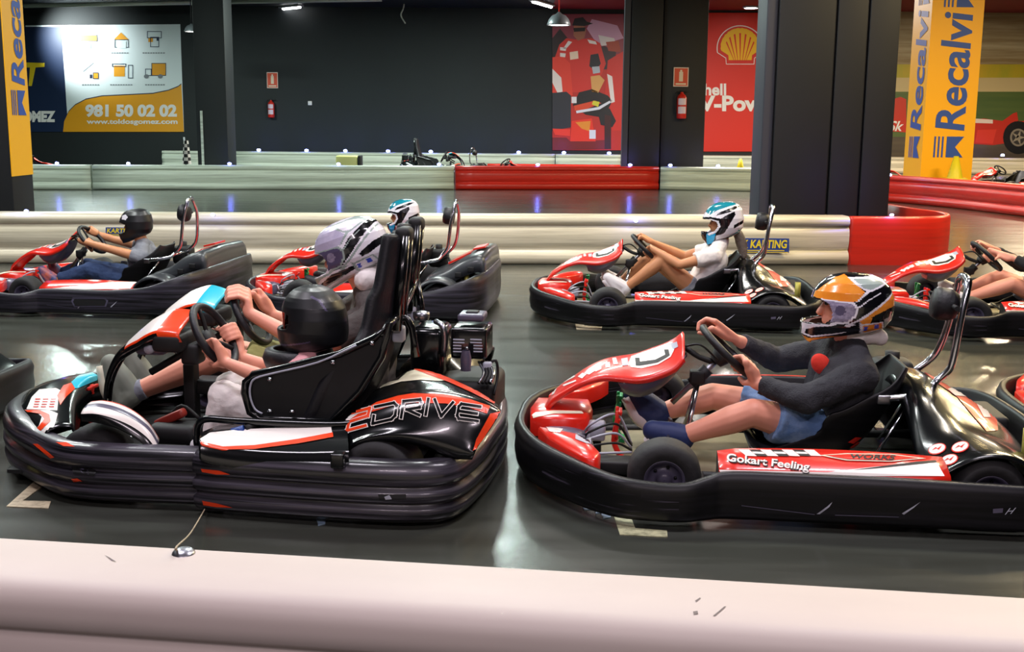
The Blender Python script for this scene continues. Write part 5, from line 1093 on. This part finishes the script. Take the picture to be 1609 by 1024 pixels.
# billboard
bb = empty('billboard', tuple(wp(170, 205)), 'white and yellow billboard with a phone number on the back wall', 'billboard'); INV = -Vector(bb.location)
def bput(mb, nm): o = mb.build(nm, bb); o.location = INV; return o
mb = MB(); mb.poly([wp(40, 207, .01), wp(289, 207, .01), wp(283, 38, .01), wp(40, 40, .01)], m_w, (0, .02, 0)); bput(mb, 'panel')
mb = MB(); print_(mb, [(30, 207), (99, 207), (106, 185), (99, 84), (96, 42), (30, 42)], m_nv, .013); print_(mb, [(40, 98), (70, 99), (70, 105), (56, 106), (50, 135), (45, 135), (47, 106), (40, 106)], m_yy, .016)
cv = [(99, 207), (101, 190), (108, 175), (118, 165), (135, 156), (160, 151), (200, 149), (240, 147), (265, 142), (280, 136), (285, 132), (289, 207)]
print_(mb, cv, m_or, .015); top = cv[1:-1]
for (x0, y0), (x1, y1) in zip(top, top[1:]): print_(mb, [(x0, y0 - 1.2), (x1, y1 - 1.2), (x1, y1 + .3), (x0, y0 + .3)], m_nv, .017)
bput(mb, 'print')
def wtext(mb, s, x0, y0, x1, y1, m, e=.02, bold=.02, shear=0): g = quadmap([wp(x0, y1, e), wp(x1, y1, e), wp(x1, y0, e), wp(x0, y0, e)]); flattext(mb, s, g, m, bold, shear)
mb = MB(); wtext(mb, '981 50 02 02', 134, 164, 278, 184, m_white, bold=.05); bput(mb, 'lettering'); mb = MB(); wtext(mb, 'www.toldosgomez.com', 136, 187, 279, 197, m_white, bold=.03); bput(mb, 'lettering'); mb = MB(); wtext(mb, 'GOMEZ', 22, 174, 87, 192, m_white, bold=.06)
bput(mb, 'lettering'); mb = MB()
for x, y, w_ in ((190, 83, 15), (243, 83, 19), (143, 133, 14), (192, 133, 19), (244, 133, 16)):
    for k in range(int(w_ / 2)): print_(mb, [(x - w_ + 4 * k, y + 1), (x - w_ + 4 * k + 3, y + 1), (x - w_ + 4 * k + 3, y - .6), (x - w_ + 4 * k, y - .6)], m_gr, .02)
    bput(mb, 'caption'); mb = MB()
mb = MB()
def rc(x0, y0, x1, y1, m, e=.02): print_(mb, [(x0, y1), (x1, y1), (x1, y0), (x0, y0)], m, e)
def fr_(x0, y0, x1, y1, m=m_nv, w=1): rc(x0, y0, x1, y0 + w, m, .024); rc(x0, y1 - w, x1, y1, m, .024); rc(x0, y0, x0 + w, y1, m, .024); rc(x1 - w, y0, x1, y1, m, .024)
I_ = lambda: (bput(mb, 'icon'), mb.__init__())
rc(128, 56, 152, 64, m_or); fr_(127, 55, 153, 65); rc(137, 69, 144, 76, m_gr); I_()
print_(mb, [(179, 62), (190, 51), (202, 62)], m_or, .02); fr_(180, 62, 202, 75); rc(184, 65, 198, 76, m_w, .026); I_()
fr_(231, 49, 254, 60); fr_(236, 58, 250, 74); rc(233, 60, 240, 66, m_or); rc(246, 59, 250, 64, m_nv, .026); I_()
print_(mb, [(130, 112), (147, 98), (148, 99), (131, 113)], m_gr, .02); rc(141, 117, 145, 123, m_nv); rc(146, 114, 155, 124, m_or); fr_(146, 114, 155, 124); I_()
rc(179, 103, 196, 120, m_or); fr_(176, 100, 198, 105); fr_(201, 102, 209, 123); I_()
rc(238, 99, 260, 118, m_or); fr_(238, 99, 261, 119); fr_(228, 108, 238, 119); print_(mb, [(230 + 4 * math.cos(k), 120 + 3.4 * math.sin(k)) for k in [.6 * j for j in range(10)]], m_gr, .026); print_(mb, [(252 + 4 * math.cos(k), 120 + 3.4 * math.sin(k)) for k in [.6 * j for j in range(10)]], m_gr, .026)
bput(mb, 'icon')
# added spot with no fixture, makes the bright glare blob on the billboard
l = bpy.data.lights.new('added_billboard_glare', 'SPOT'); l.energy = 700; l.color = (.9, 1, 1); l.spot_size = R(85); l.spot_blend = .9; l.shadow_soft_size = .1
o = bpy.data.objects.new('added_billboard_glare', l); C.objects.link(o); q = wp(82, 60); o.location = (q.x, YW - 1.6, q.z + .3); o.rotation_euler = (R(78), 0, R(-25))
# red panel with the yellow shell
mb = MB(); mb.poly([wp(1101, 238, .01), wp(1215, 238, .01), wp(1215, 20, .01), wp(1107, 20, .01)], m_redwall, (0, .02, 0)); sp = mb.build('wall_poster'); tag(sp, 'red wall panel with a big yellow scallop shell and white words', 'poster')
def ring(cx, cy, s): # pecten outline
    pts = []
    for k in range(33):
        an = math.pi * (-.06 + 1.12 * k / 32); r_ = 1 + (.0 if s > 32 else .035 * abs(math.sin(k * 1.37))); pts.append((cx + s * r_ * math.cos(an), cy - s * .98 * r_ * math.sin(an)))
    return pts + [(cx - s * .62, cy + s * .42), (cx - s * .60, cy + s * .68), (cx + s * .60, cy + s * .68), (cx + s * .62, cy + s * .42)]
mb = MB(); CX, CY = 1163, 76
print_(mb, ring(CX, CY, 37), m_white, .014); print_(mb, ring(CX, CY, 35.5), m_redwall, .018); print_(mb, [(x, y - 2) for x, y in ring(CX, CY, 30)], pc('f4bc12'), .022)
for k in range(7):
    an = math.pi * (.14 + .72 * k / 6); d = Vector((math.cos(an), -math.sin(an))); n = Vector((-d.y, d.x)); b0 = Vector((CX, CY + 22)) + Vector((d.x * 9, 0)); e = Vector((CX, CY)) + d * 24
    mb.poly([wp(*(b0 + n * .3), .026), wp(*(e + n * 1.4), .026), wp(*(e - n * 1.4), .026), wp(*(b0 - n * .3), .026)], m_redwall)
mb.build('emblem', sp); mb = MB(); wtext(mb, 'Shell', 1094, 131, 1141, 150, m_white, bold=.03); mb.build('lettering', sp); mb = MB(); wtext(mb, 'V-Power', 1098, 150, 1231, 175, m_white, bold=.04); mb.build('lettering', sp)
# racing poster
mb = MB(); mb.poly([wp(868, 236, .01), wp(980, 236, .01), wp(980, 22, .01), wp(868, 22, .01)], pc('c02a22'), (0, .02, 0)); rp_ = mb.build('wall_poster'); tag(rp_, 'racing poster with a man in red overalls behind a red race car', 'poster')
mb = MB(); P_ = lambda pts, h, e: print_(mb, pts, pc(h), e)
P_([(868, 22), (980, 22), (980, 85), (868, 85)], '8f3b4a', .012); P_([(930, 30), (970, 40), (980, 60), (940, 72), (922, 45)], 'c99ab5', .013); P_([(940, 55), (965, 60), (968, 70), (945, 72)], 'd9d2cf', .014); P_([(868, 60), (880, 45), (892, 60), (888, 90), (868, 95)], '2a1c20', .013)
P_([(930, 78), (950, 72), (968, 82), (966, 108), (935, 110)], '3a2a30', .014); P_([(952, 66), (972, 64), (976, 82), (956, 80)], 'a8452e', .015)
P_([(879, 70), (890, 60), (905, 62), (930, 60), (943, 68), (952, 100), (944, 120), (930, 130), (928, 145), (880, 145), (872, 120), (872, 90)], 'd8332a', .016)
P_([(868, 90), (884, 88), (896, 100), (900, 150), (868, 150)], 'e8402e', .017); P_([(868, 108), (882, 122), (884, 144), (876, 146), (868, 130)], 'f0e4dc', .018); P_([(893, 64), (899, 66), (890, 76), (885, 76)], 'efe6e2', .019); P_([(923, 62), (936, 65), (938, 70), (926, 68)], 'efe6e2', .019)
P_([(880, 74), (890, 75), (889, 80), (880, 79)], 'efe6e2', .019); P_([(880, 83), (889, 84), (888, 90), (880, 89)], 'efe6e2', .019); P_([(895, 82), (908, 80), (909, 92), (896, 94)], 'f3d9c0', .019)
P_([(902, 38), (916, 36), (921, 48), (918, 60), (908, 64), (901, 56)], 'a5674d', .020); P_([(899, 40), (903, 29), (916, 27), (922, 34), (932, 37), (918, 41)], '16161c', .021); P_([(901, 44), (920, 43), (919, 49), (902, 50)], '101014', .022)
P_([(928, 86), (940, 84), (944, 100), (936, 112), (926, 104)], '20232c', .018); P_([(930, 105), (942, 104), (943, 114), (932, 116)], 'b8c2cc', .019)
P_([(928, 120), (942, 118), (950, 126), (940, 146), (930, 144)], 'e0a860', .021); P_([(955, 95), (980, 80), (980, 205), (962, 205), (950, 150)], 'd22c22', .019); P_([(954, 116), (962, 120), (966, 160), (960, 162)], 'eee6e2', .021)
P_([(868, 146), (890, 144), (897, 150), (897, 200), (868, 205)], '2c2e36', .022); P_([(910, 145), (930, 140), (955, 150), (962, 158), (950, 185), (920, 180), (900, 165)], '17171c', .021); P_([(898, 152), (906, 152), (906, 162), (898, 162)], 'e9e6e6', .023)
P_([(902, 166), (935, 158), (945, 162), (920, 172), (903, 174)], 'e04a26', .023); P_([(905, 174), (940, 168), (958, 158), (960, 161), (942, 172), (906, 178)], 'dfe3ea', .024); P_([(932, 158), (942, 160), (940, 168), (930, 164)], 'd8d43a', .025)
P_([(868, 202), (896, 203), (896, 214), (872, 212)], 'ef3a26', .024); P_([(898, 190), (930, 186), (936, 222), (896, 222)], 'ea3620', .024); P_([(904, 192), (928, 190), (926, 206), (914, 202)], 'e8902c', .025); P_([(926, 204), (936, 204), (936, 218), (926, 218)], 'dfe0e6', .026)
P_([(940, 178), (958, 170), (968, 190), (962, 200), (944, 196)], '1b1b20', .023); P_([(896, 222), (950, 220), (950, 234), (868, 236), (868, 216), (890, 216)], '7a1c18', .023); P_([(950, 180), (960, 182), (960, 234), (950, 234)], '3a1416', .024); mb.build('print', rp_)
# race car mural on the right
mb = MB(); mb.poly([wp(1396, 268, .01), wp(1720, 268, .01), wp(1720, -60, .01), wp(1396, -60, .01)], pc('8f7a52', 'mural_sky', var=.9, vcol='d8cfae', scale=1.1, stretch=(.12, 1, 2.5)), (0, .02, 0)); mu = mb.build('wall_mural'); tag(mu, 'blurred race track mural with a red racing car at the right edge', 'mural')
mb = MB()
def band(y0, y1, m, e, x0=1396, x1=1720): print_(mb, [(x0, y1), (x1, y1), (x1, y0), (x0, y0)], m, e)
band(101, 122, pc('c9a824', 'mural_yellow', var=.9, vcol='4d9a2c', scale=.7, stretch=(.5, 1, .2)), .014); band(122, 144, pc('c9b583'), .014); band(144, 215, pc('4d6332', 'mural_green', var=.5, vcol='6f7a3c', scale=1, stretch=(.2, 1, 3)), .014); band(215, 268, pc('4a4038', 'mural_track', var=.5, vcol='76684e', scale=1, stretch=(.2, 1, 3)), .014)
P_([(1530, 188), (1545, 186), (1575, 190), (1592, 178), (1598, 176), (1600, 190), (1640, 190), (1660, 215), (1600, 222), (1560, 228), (1530, 226)], 'c8301f', .02); P_([(1530, 186), (1560, 188), (1560, 194), (1530, 193)], 'ecd9c8', .022); P_([(1536, 204), (1566, 203), (1560, 226), (1532, 224)], 'e03c28', .023)
for rx, ry, m, e in ((24, 26, '17161a', .024), (13, 14, '8c8270', .026), (10, 11, '3a3632', .028), (4, 4, 'a79b84', .03)): P_([(1600 + rx * math.cos(k * .2618), 216 + ry * math.sin(k * .2618)) for k in range(24)], m, e)
for k in range(5):
    an = k * 1.2566; P_([(1600 + 3 * math.cos(an + 1.5), 216 + 3 * math.sin(an + 1.5)), (1600 + 12 * math.cos(an), 216 + 13 * math.sin(an)), (1600 + 3 * math.cos(an - 1.5), 216 + 3 * math.sin(an - 1.5))], '9a907c', .032)
P_([(1396, 158), (1415, 152), (1424, 156), (1424, 208), (1396, 206)], 'c8301f', .02); wtext(mb, 'Sk', 1396, 190, 1420, 206, m_white, .024, bold=.02, shear=.4); mb.build('print', mu)
# ------------------------------------------------------------------ extinguishers and their signs
def exting(px, py, hpx, Y, label, rot=0):
    h = hpx * Y / F; p = yp(px, py, Y); t = empty('fire_extinguisher', p, label, 'fire extinguisher', 'wall-mounted fire extinguishers'); r_ = h * .17
    mb = MB(); mb.lathe([(.001, -h * .5), (r_ * .9, -h * .49), (r_, -h * .45), (r_, h * .22), (r_ * .8, h * .3), (r_ * .35, h * .36), (r_ * .3, h * .42)], (0, -r_, 0), (0, 0, 1), m_red, 24); c_ = mb.build('cylinder', t)
    mb = MB(); 
    for z0, z1 in ((-.32, -.08), (-.02, .2)):
        mb.grid([[( r_ * 1.01 * math.sin(an), -r_ - r_ * 1.01 * math.cos(an), z * h) for an in [(-.9 + .15 * k) for k in range(13)]] for z in (z0, z1)], pc('e7d3dc'))
    mb.build('paper_label', c_); mb = MB(); mb.box((0, -r_, h * .46), (r_ * .8, r_ * .6, h * .05), k_dark, bev=.005); mb.box((r_ * .6, -r_, h * .47), (r_ * 1.5, r_ * .3, h * .03), k_dark); mb.build('valve', t)
    MB().tube([(0, -r_, h * .43), (-r_ * 1.2, -r_, h * .38), (-r_ * 1.25, -r_, -h * .1), (-r_ * 1.1, -r_, -h * .3)], r_ * .13, k_dark, 8, sm=4).build('hose', t)
def esign(px, py, w, h, Y, label):
    p = yp(px, py, Y); k = Y / F; W_, H_ = w * k, h * k; t = empty('safety_sign', p, label, 'sign', 'fire extinguisher signs'); mb = MB(); mb.box((0, 0, 0), (W_, .008, H_), pc('f2d9c8')); mb.build('plate', t)
    mb = MB(); mb.box((0, -.005, 0), (W_ * .88, .004, H_ * .9), pc('e2502c')); mb.box((0, -.009, H_ * .02), (W_ * .26, .004, H_ * .5), pc('f6e0c4')); mb.box((0, -.009, H_ * .32), (W_ * .14, .004, H_ * .1), pc('f6e0c4')); mb.box((0, -.009, -H_ * .36), (W_ * .7, .004, H_ * .08), pc('f6e0c4')); mb.build('symbol', t)
esign(428, 126, 17, 24, Y1 - .03, 'small orange extinguisher sign alone on the black back wall'); exting(427, 170, 29, Y1 - .02, 'small red extinguisher on the black back wall below the sign')
esign(1070, 121, 23, 29, 24.97, 'larger orange extinguisher sign on the dark pier'); exting(1070, 164, 44, 24.99, 'larger pink-lit extinguisher on the dark pier')
tag(MB().box(tuple(wp(487, 162)), (.12, .03, .12), m_white, bev=.01).build('wall_socket'), 'small white socket on the black back wall', 'socket')
# ------------------------------------------------------------------ pendant lamps, spot, pipe, loose cable
m_shade = mat('enamel_shade', '6c7276', .35, metal=.3); m_bulb = mat('warm_bulb', (1, .97, .9), emis=10)
def pendant(px, py, wpx, Y, label):
    p = yp(px, py, Y); r_ = wpx * Y / F / 2; t = empty('pendant_lamp', p, label, 'pendant lamp', 'round pendant lamps'); mb = MB()
    mb.lathe([(r_, 0), (r_ * .98, r_ * .15), (r_ * .85, r_ * .5), (r_ * .6, r_ * .8), (r_ * .25, r_ * .95), (r_ * .1, r_ * 1.1), (.001, r_ * 1.12)], (0, 0, 0), (0, 0, 1), m_shade, 32); mb.build('lamp_shade', t, mods=[SOLID(.01)])
    MB().lathe([(.001, r_ * .05), (r_ * .88, r_ * .05), (r_ * .88, r_ * .12), (.001, r_ * .12)], (0, 0, 0), (0, 0, 1), m_bulb, 24).build('bulb', t); MB().tube([(0, 0, r_ * 1.1), (0, 0, CEIL - p.z)], .012, m_red if px > 800 else k_dark, 8).build('cord', t)
pendant(878, 40, 36, 27, 'round pendant lamp glowing in front of the racing poster'); pendant(301, 50, 22, 31, 'small pendant lamp hanging left of the slim black pillar')
t = empty('ceiling_spot', tubepos(1180, 10), 'small round ceiling spot above the red shell panel', 'ceiling lamp'); MB().lathe([(.22, 0), (.24, -.02), (.22, -.05), (.001, -.05)], (0, 0, 0), (0, 0, 1), m_fix, 24).build('trim_ring', t); MB().lathe([(.19, -.055), (.001, -.06)], (0, 0, 0), (0, 0, 1), m_bulb, 20).build('bulb', t)
tag(MB().tube([yp(38, 9, 33), yp(304, 4, 33)], .06, m_bgrey, 12).build('ceiling_pipe'), 'pale pipe running below the ceiling above the billboard', 'pipe'); tag(MB().tube([yp(360, 3, 33), yp(600, -1, 33)], .06, m_bgrey, 12).build('ceiling_pipe'), 'pale pipe running below the ceiling right of the slim pillar', 'pipe')
tag(MB().tube([yp(636, -6, 34), yp(634, 12, 34), yp(630, 24, 34), yp(637, 37, 34)], .02, m_bgrey, 8, sm=5).build('hanging_cable'), 'loose grey cable dangling from the ceiling at the top middle', 'cable')
# ------------------------------------------------------------------ parked karts and small things beyond the far barrier
GP = 'karts parked beyond the far barrier'
def parked(src, px, Y, rz, label, z=.0):
    p = yp(px, 250, Y); t = copy_tree(src, None, Matrix.Translation((p.x, Y, z)) @ Matrix.Rotation(R(rz), 4, 'Z')); t['label'] = label; t['group'] = GP; return t
parked(kartA, 722, 28.6, 176, 'parked two-seat kart with tall seat posts seen over the red barrier')
parked(kartB, 812, 26.3, 150, 'parked kart whose steering wheel shows over the straight red barrier')
parked(kartB, 66, 25.5, 175, 'parked kart peeking over the barrier under the billboard'); parked(kartD, 1555, 24.5, 20, 'parked kart at the right edge in front of the race car mural'); parked(kartD, 1392, 25.5, 160, 'parked kart between the big black pillar and the yellow pillar')
tag(MB().box((yp(546, 252, 26.5).x, 26.5, .3), (.5, .3, .6), pc('d8d88a'), bev=.04).box((yp(565, 250, 26.4).x, 26.5, .3), (.08, .32, .6), k_dark, bev=.02).build('foam_block'), 'pale yellow foam block with a black end beyond the far barrier', 'foam block')
def cone(px, Y, h, label, pb=268):
    p = yp(px, pb, Y); t = empty('traffic_cone', (p.x, Y, 0), label, 'cone', 'yellow cones'); z0 = max(0, p.z); m = mat('yellow_cone', 'd8c81c', .5)
    MB().lathe([(.001, z0 + h), (h * .1, z0 + h), (h * .33, z0 + .03)], (0, 0, 0), (0, 0, 1), m, 24).build('cone_body', t); MB().box((0, 0, z0 + .015), (h * .8, h * .8, .03), m, bev=.008).build('base', t)
    if z0 > .05: MB().box((0, 0, z0 / 2), (h * .9, h * .9, z0), k_dark, bev=.01).build('stand', t)
cone(1163, 25.2, .26, 'small yellow cone beyond the pale far barrier, right of the dark pier'); cone(1500, 20.9, .42, 'yellow-green cone standing before the yellow pillar', 282)
p = yp(292, 250, 25.2); t = empty('checkered_flag', (p.x, 25.2, 0), 'rolled black and white checkered flag standing left of the slim pillar', 'flag'); MB().tube([(0, 0, 0), (.0, 0, .62), (-.02, 0, 1.0)], .018, m_fix, 8).build('pole', t)
mb = MB(); rows = [[(.10 * math.cos(an) * (1 - .5 * k / 14) + .02, .08 * math.sin(an) * (1 - .5 * k / 14), .42 + .036 * k) for an in [j * .5236 for j in range(12)]] for k in range(15)]; mb.grid(rows, lambda i, j: k_wht if (i // 2 + j // 2) % 2 else k_dark, True); mb.build('cloth', t)
# paint chips, scuffs on the near barrier
m_scuff = mat('dark_scuff', '6d625e', .6)
BFm = MB(); BFm.v = [fore.matrix_world @ v.co for v in fore.data.vertices]; BFm.f = [tuple(p.vertices) for p in fore.data.polygons]; BVf = bvh_of(BFm); F0 = Frame(0, 0, 0)
for i, q in enumerate(([(164, 872), (172, 876), (183, 883), (176, 881)], [(1120, 968), (1138, 953), (1141, 953), (1124, 968)], [(1092, 944), (1100, 939), (1101, 940), (1094, 946)], [(1089, 961), (1096, 960), (1097, 965), (1090, 966)])):
    mb = MB(); castpoly(mb, F0, BVf, q, m_scuff, .001, 3)
    if mb.v: o = mb.build('scuff', fore)
